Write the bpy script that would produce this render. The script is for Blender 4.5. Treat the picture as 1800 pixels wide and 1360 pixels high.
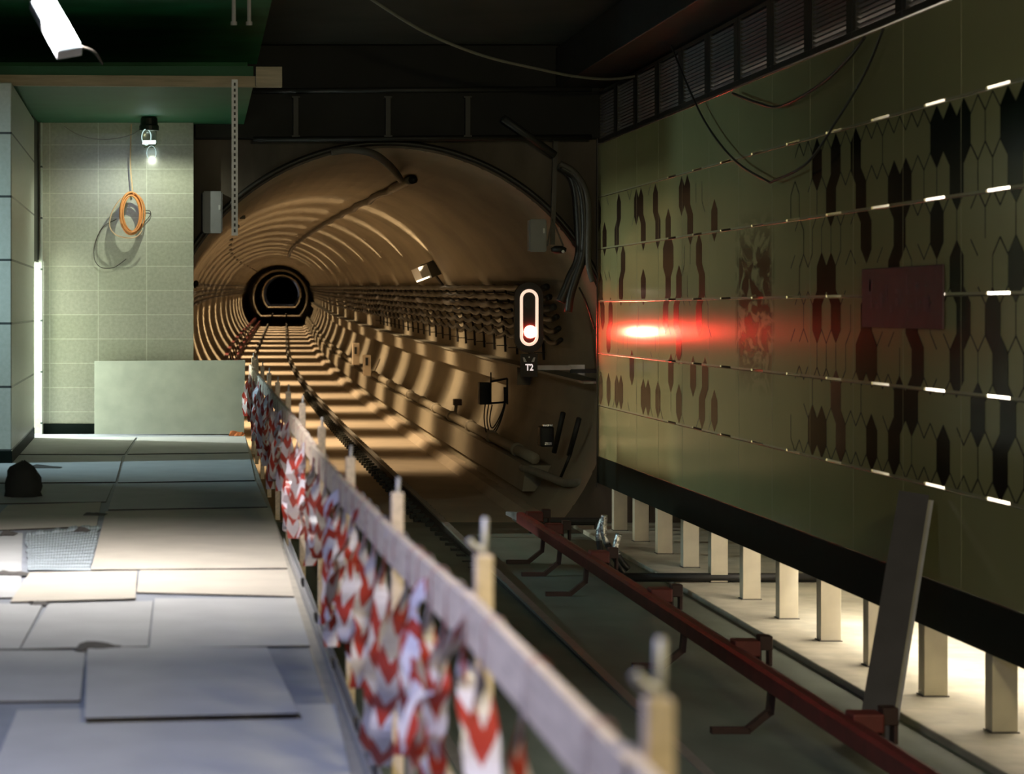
import bpy, bmesh, math, random
from mathutils import Vector, Matrix
random.seed(7)
R = math.radians
for o in list(bpy.data.objects):
    bpy.data.objects.remove(o)
SC = bpy.context.scene
COL = SC.collection

# ------------------------------------------------------------------ camera
F = 4200.0            # focal length in pixels of the 1800 px wide frame
VX, VY = 350.0, 542.0 # where the track direction vanishes
HC = 1.55             # camera height above the platform
cd = bpy.data.cameras.new('camera'); cam = bpy.data.objects.new('camera', cd); COL.objects.link(cam)
cam.location = (0, 0, HC); cam.rotation_euler = (R(90), 0, 0)
cd.sensor_fit = 'HORIZONTAL'; cd.sensor_width = 36.0; cd.lens = F / 1800 * 36
cd.shift_x = (900 - VX) / 1800; cd.shift_y = (VY - 680) / 1800
cd.clip_start = 0.1; cd.clip_end = 900
cd.dof.use_dof = True; cd.dof.focus_distance = 31.0; cd.dof.aperture_fstop = 3.2
SC.camera = cam

# ------------------------------------------------------------------ world, view
wd = bpy.data.worlds.new('world'); SC.world = wd; wd.use_nodes = True
wd.node_tree.nodes['Background'].inputs[0].default_value = (0.6, 0.65, 0.55, 1)
wd.node_tree.nodes['Background'].inputs[1].default_value = 0.006
SC.view_settings.view_transform = 'Standard'; SC.view_settings.look = 'None'
SC.view_settings.exposure = 0.0; SC.view_settings.gamma = 1.0
SC.view_settings.use_curve_mapping = False
SC.cycles.use_denoising = True
SC.cycles.max_bounces = 8; SC.cycles.diffuse_bounces = 4

def aim(o, d):
    o.rotation_euler = Vector(d).to_track_quat('-Z', 'Y').to_euler()
def area(name, loc, d, sx, sy, w, col, spread=180):
    l = bpy.data.lights.new(name, 'AREA'); l.shape = 'RECTANGLE'; l.size = sx; l.size_y = sy
    l.energy = w; l.color = col; l.spread = R(spread)
    o = bpy.data.objects.new(name, l); COL.objects.link(o); o.location = loc; aim(o, d); return o
def point(name, loc, w, col, r=0.05):
    l = bpy.data.lights.new(name, 'POINT'); l.energy = w; l.color = col; l.shadow_soft_size = r
    o = bpy.data.objects.new(name, l); COL.objects.link(o); o.location = loc; return o
def spot(name, loc, d, w, col, ang, blend=1.0, r=0.05):
    l = bpy.data.lights.new(name, 'SPOT'); l.energy = w; l.color = col; l.spot_size = R(ang); l.spot_blend = blend
    l.shadow_soft_size = r
    o = bpy.data.objects.new(name, l); COL.objects.link(o); o.location = loc; aim(o, d); return o

# tunnel geometry: gentle right-hand curve, slight climb
YB = 30.2; TR = 2.876; TCX = 2.373; TCZ = 0.702; GR = 0.009
def shift(y):
    if y < 45: return 0.0
    if y < 117: return (y - 45) ** 2 / 4000.0
    return 1.296 + (y - 117) * 0.036
def T(y, u, w):
    return Vector((TCX + shift(y) + u, y, TCZ + GR * (y - YB) + w))

# lights of the station and the tunnel
WARM = (1.0, 0.71, 0.41)
TUNNEL_LAMPS = [41.5, 47.6, 54.0, 60.6, 68, 77, 86.3, 96, 106, 116.3, 126.3, 137, 147.7, 157.4, 166.3, 175.3, 184]
def tunnel_light(y, w, col=WARM, along=0.16):
    o = spot('tunnel_light', T(y, -1.46, 2.16), (0.25, 0, -1), w, col, 138, 0.7, 0.03)  # row added high on the left vault to cast the light bands
    o.scale = (along * 1.4, 1.0, 1.0)
    if 46 < y < 130:
        o = spot('tunnel_light', T(y, 2.25, 1.52), (-1, 0, 0.5), w * 0.12, col, 110, 1.0, 0.03)
        o.scale = (0.9, 1.0, 1.0)
for y in TUNNEL_LAMPS:
    tunnel_light(y, 1600 if y > 45 else 700, along=0.17 if y < 65 else 0.19 if y < 100 else 0.20)
tunnel_light(258, 3500, along=0.10); tunnel_light(367, 6500, along=0.10)
spot('tunnel_light', T(415, -1.0, 0.8), (1, 0, 0.05), 3000, (0.6, 0.68, 1.0), 60)
area('platform_light', (-1.8, 5.2, 4.3), (0.08, 0.12, -1), 1.2, 0.3, 215, (0.62, 0.67, 1.0))
area('hall_light', (2.7, 1.5, 3.5), (0.18, 1.0, -0.16), 1.2, 0.4, 240, (1.0, 0.88, 0.48), 150)
area('cavity_light', (5.4, 18.6, -0.42), (1.0, 0.05, -0.45), 4.5, 0.3, 85, (1.0, 0.92, 0.82))
area('cavity_light', (5.5, 18.8, 1.5), (1.0, 0.05, 0.05), 7.0, 2.0, 600, (1.0, 0.9, 0.78), 140)
area('side_light', (-4.8, 23.1, 2.6), (1.0, 0.22, -0.34), 0.3, 0.3, 40, (0.60, 0.90, 1.0), 84)
area('doorway_light', (-3.75, 29.33, 1.95), (1.0, 0.0, -0.45), 0.15, 0.25, 300, (0.90, 1.0, 0.88))

# ------------------------------------------------------------------ materials
def mat(name, col, rough=0.6, metal=0.0, var=0.12, scale=6.0, bump=0.0, spec=0.5, stretch=(1, 1, 1), dirt=None):
    m = bpy.data.materials.new(name); m.use_nodes = True
    nt = m.node_tree; b = nt.nodes['Principled BSDF']
    tc = nt.nodes.new('ShaderNodeTexCoord'); mp = nt.nodes.new('ShaderNodeMapping'); mp.inputs['Scale'].default_value = stretch
    nz = nt.nodes.new('ShaderNodeTexNoise'); nz.inputs['Scale'].default_value = scale; nz.inputs['Detail'].default_value = 5
    nt.links.new(tc.outputs['Object'], mp.inputs[0]); nt.links.new(mp.outputs[0], nz.inputs['Vector'])
    cr = nt.nodes.new('ShaderNodeValToRGB'); e = cr.color_ramp.elements
    e[0].position = 0.3; e[1].position = 0.7
    lo = [c * (1 - var) for c in col]; hi = [min(1, c * (1 + var)) for c in col]
    if dirt: lo = list(dirt)
    e[0].color = (*lo, 1); e[1].color = (*hi, 1)
    nt.links.new(nz.outputs['Fac'], cr.inputs[0]); nt.links.new(cr.outputs[0], b.inputs['Base Color'])
    b.inputs['Roughness'].default_value = rough; b.inputs['Metallic'].default_value = metal
    b.inputs['Specular IOR Level'].default_value = spec
    if bump:
        bp = nt.nodes.new('ShaderNodeBump'); bp.inputs['Strength'].default_value = bump; bp.inputs['Distance'].default_value = 0.02
        nt.links.new(nz.outputs['Fac'], bp.inputs['Height']); nt.links.new(bp.outputs[0], b.inputs['Normal'])
    return m
def emis(name, col, s):
    m = bpy.data.materials.new(name); m.use_nodes = True
    b = m.node_tree.nodes['Principled BSDF']; b.inputs['Base Color'].default_value = (0.8, 0.8, 0.8, 1)
    b.inputs['Emission Color'].default_value = (*col, 1); b.inputs['Emission Strength'].default_value = s
    return m
M = {}
M['board'] = mat('fibreboard', (0.56, 0.56, 0.57), 0.75, var=0.07, scale=3, bump=0.05)
M['board_warm'] = mat('warm_fibreboard', (0.62, 0.56, 0.48), 0.75, var=0.07, scale=3, bump=0.05)
M['board_edge'] = mat('board_edge', (0.045, 0.036, 0.03), 0.9)  # shadow line along the board edges put into the colour
M['slab'] = mat('platform_stone', (0.34, 0.36, 0.42), 0.6, var=0.15, scale=4)
M['film'] = mat('grey_film', (0.46, 0.52, 0.58), 0.45, var=0.12, scale=3, bump=0.1)
M['kerb'] = mat('kerb_stone', (0.45, 0.41, 0.35), 0.7)
M['dark'] = mat('dark_paint', (0.015, 0.017, 0.016), 0.5)
M['black'] = mat('black_rubber', (0.012, 0.011, 0.010), 0.55)
M['blackcable'] = mat('black_cable', (0.02, 0.017, 0.014), 0.45)
M['skirting'] = mat('dark_green_skirting', (0.008, 0.013, 0.011), 0.5, spec=0.03)
M['ceil_green'] = mat('green_ceiling', (0.012, 0.16, 0.055), 0.6, var=0.3, scale=1.5)
M['soffit'] = mat('green_soffit', (0.015, 0.12, 0.05), 0.6, var=0.15, scale=2)
M['ceil_dark'] = mat('dark_ceiling', (0.035, 0.035, 0.028), 0.8, var=0.3, scale=1)
M['bulk'] = mat('bulkhead_concrete', (0.11, 0.088, 0.068), 0.85, var=0.5, scale=1.6, bump=0.3, stretch=(1, 1, 0.35))
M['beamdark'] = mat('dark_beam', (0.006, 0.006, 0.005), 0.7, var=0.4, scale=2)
M['trackbed'] = mat('track_slab', (0.13, 0.155, 0.125), 0.7, var=0.25, scale=2.2, bump=0.1, stretch=(1, 0.4, 1))
M['ledge'] = mat('ledge_concrete', (0.40, 0.37, 0.29), 0.8, var=0.2, scale=3, bump=0.1)
M['lining'] = mat('tunnel_lining', (0.33, 0.29, 0.215), 0.62, var=0.25, scale=0.8, bump=0.12, stretch=(1, 0.5, 1))
M['tfloor'] = mat('tunnel_floor', (0.55, 0.46, 0.35), 0.75, var=0.10, scale=1.2, bump=0.05)
M['whitewall'] = mat('white_plaster', (0.72, 0.70, 0.66), 0.8, var=0.06, scale=1.5)
M['post'] = mat('cream_post', (0.50, 0.45, 0.34), 0.6, var=0.1, scale=5)
M['wood'] = mat('pale_timber', (0.78, 0.63, 0.51), 0.7, var=0.16, scale=9, stretch=(6, 0.6, 6))
M['woodbeam'] = mat('raw_beam', (0.50, 0.40, 0.27), 0.7, var=0.2, scale=5, stretch=(0.5, 6, 6))
M['steel'] = mat('galvanised_steel', (0.42, 0.43, 0.46), 0.45, 0.5, var=0.15, scale=8)
M['plank'] = mat('plum_grey_channel', (0.085, 0.078, 0.083), 0.5, 0.0, var=0.1)
M['steel_matt'] = mat('grey_channel', (0.46, 0.46, 0.48), 0.5, 0.2, var=0.1, scale=8)
M['sheet'] = mat('grey_green_board', (0.44, 0.47, 0.39), 0.7, var=0.10, scale=4)
M['pin'] = mat('grey_pin', (0.55, 0.53, 0.54), 0.5, 0.3)
M['rail'] = mat('rail_steel', (0.05, 0.045, 0.04), 0.75, 0.0, var=0.3, scale=8)
M['railtop'] = mat('rail_head', (0.20, 0.19, 0.17), 0.55, 0.2)
M['clip'] = mat('rail_clip_iron', (0.03, 0.035, 0.032), 0.6, 0.2)
M['red'] = mat('red_cover', (0.13, 0.02, 0.02), 0.5, var=0.25, scale=6)
M['reddark'] = mat('dark_red_bracket', (0.035, 0.012, 0.010), 0.6, var=0.2)
M['redbright'] = mat('red_insulator', (0.14, 0.022, 0.018), 0.55, var=0.2)
M['greybox'] = mat('grey_cabinet', (0.21, 0.215, 0.23), 0.45, var=0.06)
M['conduit'] = mat('conduit', (0.09, 0.08, 0.07), 0.6)
M['hanger'] = mat('dark_hanger', (0.03, 0.03, 0.03), 0.5)
M['cablelight'] = mat('grey_cable', (0.26, 0.25, 0.21), 0.5)
M['orange'] = mat('orange_cable', (0.72, 0.30, 0.10), 0.5, var=0.1)
M['palecable'] = mat('pale_orange_cable', (0.70, 0.48, 0.30), 0.5, var=0.1)
M['hexblack'] = mat('black_inlay', (0.004, 0.005, 0.004), 0.14, var=0.1, spec=0.08)
M['hexred'] = mat('brown_inlay', (0.035, 0.018, 0.012), 0.2, var=0.2, spec=0.1)
M['joint'] = mat('pale_joint', (0.36, 0.34, 0.20), 0.2, var=0.05, spec=0.16)
M['hexline'] = mat('dark_inlay_line', (0.006, 0.006, 0.003), 0.3, spec=0.02)
M['trimmetal'] = mat('chrome_trim', (0.62, 0.58, 0.52), 0.22, 1.0, var=0.05)
M['grille'] = mat('grille_frame', (0.018, 0.017, 0.016), 0.4, 0.3)
M['slat'] = mat('grille_slat', (0.20, 0.19, 0.185), 0.5, 0.2)
M['duct'] = mat('duct_metal', (0.014, 0.013, 0.013), 0.35, 0.0, var=0.4, scale=2, bump=0.3)
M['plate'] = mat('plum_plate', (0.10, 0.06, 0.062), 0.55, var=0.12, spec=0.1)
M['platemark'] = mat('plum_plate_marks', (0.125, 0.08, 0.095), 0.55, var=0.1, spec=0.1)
M['foil'] = mat('silver_foil', (0.75, 0.74, 0.74), 0.25, 0.9, var=0.2, scale=30, bump=0.6)
M['cap'] = mat('lamp_cap', (0.012, 0.02, 0.016), 0.4)
M['white'] = mat('white_paint', (0.8, 0.8, 0.8), 0.4, var=0.03)
M['housing'] = mat('lamp_housing', (0.10, 0.095, 0.08), 0.5, 0.3)
M['rubbish'] = mat('dark_rag', (0.02, 0.022, 0.02), 0.9, bump=0.5)
M['scrap'] = mat('torn_paper', (0.10, 0.09, 0.085), 0.8)
M['orangescrap'] = mat('orange_scrap', (0.55, 0.16, 0.05), 0.6)
M['e_led'] = emis('led_panel', (0.86, 0.97, 1.0), 14)
M['e_ring'] = emis('bulb_ring', (0.80, 1.0, 0.97), 16)
M['e_wire'] = emis('glowing_glass_edge', (0.6, 0.85, 0.83), 0.9)
M['e_red'] = emis('red_lens', (1.0, 0.075, 0.05), 24)
M['e_oval'] = emis('lit_outline', (1.0, 0.70, 0.52), 1.0)
M['e_mark'] = emis('lit_marks', (1.0, 0.85, 0.82), 0.75)
M['e_warm'] = emis('warm_lens', (1.0, 0.78, 0.5), 5)

def tile_mat(name, c1, c2, mortar, bw, bh, ms, rough, off=(0, 0, 0), axes='xz'):
    m = bpy.data.materials.new(name); m.use_nodes = True; nt = m.node_tree; b = nt.nodes['Principled BSDF']
    tc = nt.nodes.new('ShaderNodeTexCoord'); sp = nt.nodes.new('ShaderNodeSeparateXYZ'); cb = nt.nodes.new('ShaderNodeCombineXYZ')
    ad = nt.nodes.new('ShaderNodeVectorMath'); ad.operation = 'ADD'; ad.inputs[1].default_value = off
    nt.links.new(tc.outputs['Object'], ad.inputs[0]); nt.links.new(ad.outputs[0], sp.inputs[0])
    nt.links.new(sp.outputs[axes[0].upper()], cb.inputs[0]); nt.links.new(sp.outputs[axes[1].upper()], cb.inputs[1])
    br = nt.nodes.new('ShaderNodeTexBrick'); br.offset = 0.0; br.squash = 1.0
    br.inputs['Scale'].default_value = 1; br.inputs['Mortar Size'].default_value = ms
    br.inputs['Brick Width'].default_value = bw; br.inputs['Row Height'].default_value = bh
    br.inputs['Color1'].default_value = (*c1, 1); br.inputs['Color2'].default_value = (*c2, 1); br.inputs['Mortar'].default_value = (*mortar, 1)
    nt.links.new(cb.outputs[0], br.inputs['Vector'])
    nz = nt.nodes.new('ShaderNodeTexNoise'); nz.inputs['Scale'].default_value = 25; nz.inputs['Detail'].default_value = 4
    nt.links.new(tc.outputs['Object'], nz.inputs['Vector'])
    mx = nt.nodes.new('ShaderNodeMixRGB'); mx.blend_type = 'OVERLAY'; mx.inputs[0].default_value = 0.25
    nt.links.new(br.outputs['Color'], mx.inputs[1]); nt.links.new(nz.outputs['Fac'], mx.inputs[2])
    nt.links.new(mx.outputs[0], b.inputs['Base Color']); b.inputs['Roughness'].default_value = rough
    return m
M['tiles'] = tile_mat('beige_wall_tiles', (0.40, 0.41, 0.32), (0.44, 0.44, 0.36), (0.56, 0.58, 0.47), 0.60, 0.3005, 0.006, 0.14, (0.05, 0, 0.03))
M['cladding'] = tile_mat('pale_cladding', (0.60, 0.64, 0.58), (0.57, 0.62, 0.55), (0.05, 0.07, 0.07), 20.0, 0.632, 0.012, 0.35, (10, 0, 0.495), 'yz')

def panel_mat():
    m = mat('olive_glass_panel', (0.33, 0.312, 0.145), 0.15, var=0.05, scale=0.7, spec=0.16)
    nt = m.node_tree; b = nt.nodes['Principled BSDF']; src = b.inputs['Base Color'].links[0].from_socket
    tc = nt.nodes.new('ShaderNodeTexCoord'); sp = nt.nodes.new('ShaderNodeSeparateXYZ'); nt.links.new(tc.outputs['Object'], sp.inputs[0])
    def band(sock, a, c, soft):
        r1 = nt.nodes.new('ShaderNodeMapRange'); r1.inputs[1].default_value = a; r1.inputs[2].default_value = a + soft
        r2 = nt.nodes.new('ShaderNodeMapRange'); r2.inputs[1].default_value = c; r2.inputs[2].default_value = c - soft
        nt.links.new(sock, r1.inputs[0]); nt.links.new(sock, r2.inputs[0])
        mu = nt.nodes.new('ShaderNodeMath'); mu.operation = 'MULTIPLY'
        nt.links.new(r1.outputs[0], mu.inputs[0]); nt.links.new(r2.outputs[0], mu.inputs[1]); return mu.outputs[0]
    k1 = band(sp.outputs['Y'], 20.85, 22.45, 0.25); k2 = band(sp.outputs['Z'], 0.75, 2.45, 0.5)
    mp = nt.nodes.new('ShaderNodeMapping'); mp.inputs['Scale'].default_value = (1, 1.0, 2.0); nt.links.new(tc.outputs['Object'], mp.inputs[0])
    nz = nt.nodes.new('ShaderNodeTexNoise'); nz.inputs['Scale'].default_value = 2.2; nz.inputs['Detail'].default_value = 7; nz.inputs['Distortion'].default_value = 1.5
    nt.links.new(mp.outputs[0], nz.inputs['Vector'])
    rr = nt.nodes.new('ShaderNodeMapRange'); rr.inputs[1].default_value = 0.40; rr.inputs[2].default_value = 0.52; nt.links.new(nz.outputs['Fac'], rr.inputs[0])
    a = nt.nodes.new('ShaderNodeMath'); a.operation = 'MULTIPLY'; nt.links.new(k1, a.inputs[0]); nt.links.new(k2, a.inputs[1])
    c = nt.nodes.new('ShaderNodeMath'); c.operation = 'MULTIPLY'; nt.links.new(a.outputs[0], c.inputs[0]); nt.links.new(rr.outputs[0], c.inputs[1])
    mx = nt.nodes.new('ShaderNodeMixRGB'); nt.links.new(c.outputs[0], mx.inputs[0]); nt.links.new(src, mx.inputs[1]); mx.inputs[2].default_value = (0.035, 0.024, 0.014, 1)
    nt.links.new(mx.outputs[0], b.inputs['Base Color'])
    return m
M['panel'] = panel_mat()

def tape_mat():
    m = bpy.data.materials.new('red_white_tape'); m.use_nodes = True; nt = m.node_tree; b = nt.nodes['Principled BSDF']
    uv = nt.nodes.new('ShaderNodeUVMap'); sp = nt.nodes.new('ShaderNodeSeparateXYZ'); nt.links.new(uv.outputs[0], sp.inputs[0])
    def mth(op, a, c):
        n = nt.nodes.new('ShaderNodeMath'); n.operation = op
        for i, v in enumerate((a, c)):
            if v is None: continue
            if isinstance(v, float): n.inputs[i].default_value = v
            else: nt.links.new(v, n.inputs[i])
        return n.outputs[0]
    h = mth('ABSOLUTE', mth('SUBTRACT', sp.outputs[0], 0.5), None)
    s = mth('ADD', mth('MULTIPLY', sp.outputs[1], 5.2), mth('MULTIPLY', h, 0.9))
    f = mth('FRACT', s, None); k = mth('LESS_THAN', f, 0.44)
    mx = nt.nodes.new('ShaderNodeMixRGB'); nt.links.new(k, mx.inputs[0])
    mx.inputs[1].default_value = (0.72, 0.66, 0.74, 1); mx.inputs[2].default_value = (0.44, 0.045, 0.03, 1)
    nt.links.new(mx.outputs[0], b.inputs['Base Color']); b.inputs['Roughness'].default_value = 0.35
    return m
M['tape'] = tape_mat()
def glass_mat():
    m = bpy.data.materials.new('lamp_glass'); m.use_nodes = True; b = m.node_tree.nodes['Principled BSDF']
    b.inputs['Base Color'].default_value = (0.9, 1, 1, 1); b.inputs['Roughness'].default_value = 0.05; b.inputs['Transmission Weight'].default_value = 1.0
    b.inputs['IOR'].default_value = 1.1
    return m
M['glass'] = glass_mat()

# ------------------------------------------------------------------ helpers
def P(px, py, y):
    return Vector(((px - VX) / F * y, y, HC - (py - VY) / F * y))
def floor_pt(px, py, z=0.0):
    y = F * (HC - z) / (py - VY); return Vector(((px - VX) / F * y, y, z))

class MB:
    def __init__(s): s.v = []; s.f = []; s.m = []; s.uv = []
    def quad(s, pts, mi=0, uv=None):
        n = len(s.v); s.v += [tuple(p) for p in pts]; s.f.append(tuple(range(n, n + len(pts)))); s.m.append(mi)
        s.uv.append(uv)
    def box(s, a, b, mi=0, rot=None, piv=None):
        (x0, y0, z0), (x1, y1, z1) = a, b
        c = [Vector(p) for p in ((x0, y0, z0), (x1, y0, z0), (x1, y1, z0), (x0, y1, z0), (x0, y0, z1), (x1, y0, z1), (x1, y1, z1), (x0, y1, z1))]
        if rot is not None:
            pv = Vector(piv) if piv is not None else Vector(((x0 + x1) / 2, (y0 + y1) / 2, (z0 + z1) / 2))
            c = [pv + rot @ (p - pv) for p in c]
        s.hexa(c, mi)
    def hexa(s, c, mi=0):
        n = len(s.v); s.v += [tuple(p) for p in c]
        for q in ((0, 3, 2, 1), (4, 5, 6, 7), (0, 1, 5, 4), (1, 2, 6, 5), (2, 3, 7, 6), (3, 0, 4, 7)):
            s.f.append(tuple(n + i for i in q)); s.m.append(mi); s.uv.append(None)
    def prism(s, poly, z0, z1, mi=0, top=None):
        n = len(poly); b = len(s.v)
        s.v += [(p[0], p[1], z0 if len(p) < 3 else p[2] + z0) for p in poly] + [(p[0], p[1], z1 if len(p) < 3 else p[2] + z1) for p in poly]
        s.f.append(tuple(b + i for i in reversed(range(n)))); s.f.append(tuple(b + n + i for i in range(n)))
        s.m += [mi, mi if top is None else top]; s.uv += [None, None]
        for i in range(n):
            j = (i + 1) % n; s.f.append((b + i, b + j, b + n + j, b + n + i)); s.m.append(mi); s.uv.append(None)
    def beam(s, p, q, w, h, up=(0, 0, 1), mi=0):
        p, q = Vector(p), Vector(q); d = (q - p).normalized(); up = Vector(up)
        a = d.cross(up)
        if a.length < 1e-4: a = d.cross(Vector((1, 0, 0)))
        a.normalize(); u = a.cross(d).normalized(); a *= w / 2; u *= h / 2
        s.hexa([p - a - u, p + a - u, q + a - u, q - a - u, p - a + u, p + a + u, q + a + u, q - a + u], mi)
    def tube(s, pts, r, seg=8, mi=0, cap=True, closed=False):
        pts = [Vector(p) for p in pts]; n = len(pts); b = len(s.v); prev = None
        for i, p in enumerate(pts):
            d = (pts[(i + 1) % n] - pts[i - 1]) if closed else (pts[min(i + 1, n - 1)] - pts[max(i - 1, 0)])
            d.normalize()
            if prev is None:
                a = d.cross(Vector((0, 0, 1)))
                if a.length < 1e-3: a = d.cross(Vector((1, 0, 0)))
            else: a = prev - d * prev.dot(d)
            a.normalize(); prev = a; c = d.cross(a)
            rr = r[i] if isinstance(r, (list, tuple)) else r
            for k in range(seg):
                t = 2 * math.pi * k / seg; s.v.append(tuple(p + a * (rr * math.cos(t)) + c * (rr * math.sin(t))))
        for i in range(n if closed else n - 1):
            i2 = (i + 1) % n
            for k in range(seg):
                k2 = (k + 1) % seg
                s.f.append((b + i * seg + k, b + i * seg + k2, b + i2 * seg + k2, b + i2 * seg + k)); s.m.append(mi); s.uv.append(None)
        if cap and not closed:
            s.f.append(tuple(b + k for k in reversed(range(seg)))); s.f.append(tuple(b + (n - 1) * seg + k for k in range(seg))); s.m += [mi, mi]; s.uv += [None, None]
    def build(s, name, mats, parent=None, smooth=False, bevel=0.0, loc=None):
        me = bpy.data.meshes.new(name)
        off = Vector(loc) if loc is not None else Vector((0, 0, 0))
        if parent is not None and loc is None: off = Vector(parent.location)
        if parent is not None and parent.parent is not None: off = off + Vector(parent.parent.location)
        me.from_pydata([tuple(Vector(v) - off) for v in s.v], [], s.f)
        for m in (mats if isinstance(mats, (list, tuple)) else [mats]): me.materials.append(m)
        for p, mi in zip(me.polygons, s.m): p.material_index = mi
        if any(u for u in s.uv):
            ul = me.uv_layers.new(name='UVMap')
            for p, u in zip(me.polygons, s.uv):
                if u:
                    for li, c in zip(p.loop_indices, u): ul.data[li].uv = c
        if smooth:
            for p in me.polygons: p.use_smooth = True
        me.update()
        o = bpy.data.objects.new(name, me); COL.objects.link(o)
        if parent is not None: o.parent = parent
        elif loc is not None: o.location = loc
        if bevel:
            bv = o.modifiers.new('bevel', 'BEVEL'); bv.width = bevel; bv.segments = 2; bv.limit_method = 'ANGLE'
        return o
def tag(o, label, cat, group=None, kind=None):
    if label: o['label'] = label
    if cat: o['category'] = cat
    if group: o['group'] = group
    if kind: o['kind'] = kind
    return o
def thing(name, loc, label, cat, group=None):
    o = bpy.data.objects.new(name, None); COL.objects.link(o); o.location = loc; o.empty_display_size = 0.1
    return tag(o, label, cat, group)
def struct(o): o['kind'] = 'structure'; return o
def dup(root, loc, label=None):
    r = root.copy(); COL.objects.link(r); r.location = loc
    if label: r['label'] = label
    for ch in list(root.children):
        c = ch.copy(); COL.objects.link(c); c.parent = r
        for g in list(ch.children):
            d = g.copy(); COL.objects.link(d); d.parent = c
    return r
def spline(pts, n=8):
    pts = [Vector(p) for p in pts]; out = []
    for i in range(len(pts) - 1):
        p0 = pts[max(i - 1, 0)]; p1 = pts[i]; p2 = pts[i + 1]; p3 = pts[min(i + 2, len(pts) - 1)]
        for k in range(n):
            t = k / n
            out.append(0.5 * ((2 * p1) + (p2 - p0) * t + (2 * p0 - 5 * p1 + 4 * p2 - p3) * t * t + (3 * p1 - p0 - 3 * p2 + p3) * t ** 3))
    out.append(pts[-1]); return out
def ident(i): return ['first', 'second', 'third', 'fourth', 'fifth', 'sixth', 'seventh', 'eighth', 'ninth', 'tenth', 'eleventh', 'twelfth', 'thirteenth', 'fourteenth', 'fifteenth', 'sixteenth', 'seventeenth', 'eighteenth'][i]

# ------------------------------------------------------------------ platform
W = 5.03; ZT = -1.205; ZL = -1.155; CEIL = 4.6
b = MB(); b.box((-7, 0.3, -0.25), (0.50, 29.75, 0.0)); b.box((-7, 0.3, ZT), (0.30, 29.75, -0.25))
struct(b.build('floor', M['slab']))
b = MB(); b.box((0.50, 0.3, -0.25), (0.56, 29.75, 0.004)); struct(b.build('trim_1', M['kerb'], bevel=0.006))
b = MB(); b.box((0.3, 0.3, ZT - 0.3), (4.70, YB + 0.6, ZT)); struct(b.build('floor_track', M['trackbed']))
b = MB(); b.box((4.70, 0.3, ZT - 0.3), (6.9, YB + 0.3, ZL)); struct(b.build('trim_2', M['ledge'], bevel=0.01))

# ------------------------------------------------------------------ end wall, left pillar, doorway
YE = 29.6
b = MB(); b.box((-4.2, YE, 0.0), (-0.07, YE + 0.3, 3.85)); struct(b.build('wall_end', M['tiles']))
b = MB(); b.box((-1.93, YE - 0.025, 0.0), (-0.09, YE, 0.125)); struct(b.build('baseboard_end', M['skirting'], bevel=0.005))
b = MB(); b.prism([(-2.6, 23.8), (-1.868, 23.8), (-1.968, 28.5), (-2.6, 28.5)], 0.0, 3.8)
struct(b.build('wall_left', M['cladding'], bevel=0.01))
b = MB(); b.prism([(-2.59, 23.785), (-1.862, 23.785), (-1.962, 28.5), (-2.59, 28.5)], 0.0, 0.13)
struct(b.build('baseboard_left', M['skirting'], bevel=0.004))
b = MB(); b.box((-2.4, 28.5, 2.12), (-1.985, 29.58, 3.85)); struct(b.build('wall_doorway', M['dark']))
b = MB(); b.box((-1.956, 29.45, 0.0), (-1.935, 29.595, 3.84)); struct(b.build('trim_6', M['cladding']))
b = MB(); b.box((-7, 28.2, 0.0), (-2.6, 28.5, 3.85)); b.box((-4.2, 28.5, 0), (-4.0, YE, 3.85)); struct(b.build('wall_passage', M['whitewall']))
b = MB(); b.box((-4.0, 28.5, 2.3), (-2.4, 29.6, 2.4)); struct(b.build('ceiling_passage', M['whitewall']))

# ceilings
b = MB(); b.box((-7, 0.3, CEIL), (0.72, YB, CEIL + 0.2)); struct(b.build('ceiling', M['ceil_green']))
b = MB(); b.box((0.72, 0.3, CEIL + 0.25), (6.9, YB, CEIL + 0.45)); struct(b.build('ceiling_track', M['ceil_dark']))
b = MB(); b.box((-4.2, 24.66, 3.85), (0.56, YE + 0.3, 4.05)); struct(b.build('ceiling_soffit', M['soffit']))
b = MB(); b.box((-7, YE + 0.02, 4.05), (0.6, YB, CEIL)); struct(b.build('wall_over_soffit', M['ceil_green']))

# timber beam along the soffit edge
t = thing('timber_beam', (-0.6, 24.6, 3.83), 'long raw timber beam along the front edge of the green soffit', 'beam')
b = MB(); a0 = P(-40, 141, 24.58); a1 = P(496, 144, 24.58)
b.beam(a0, a1, 0.06, 0.112); b.build('plank', M['woodbeam'], t, bevel=0.004)
b = MB(); b.box(tuple(P(450, 153, 24.46)), tuple(P(496, 117, 24.46) + Vector((0, 0.08, 0)))); b.build('end_block', M['woodbeam'], t, bevel=0.004)

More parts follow.
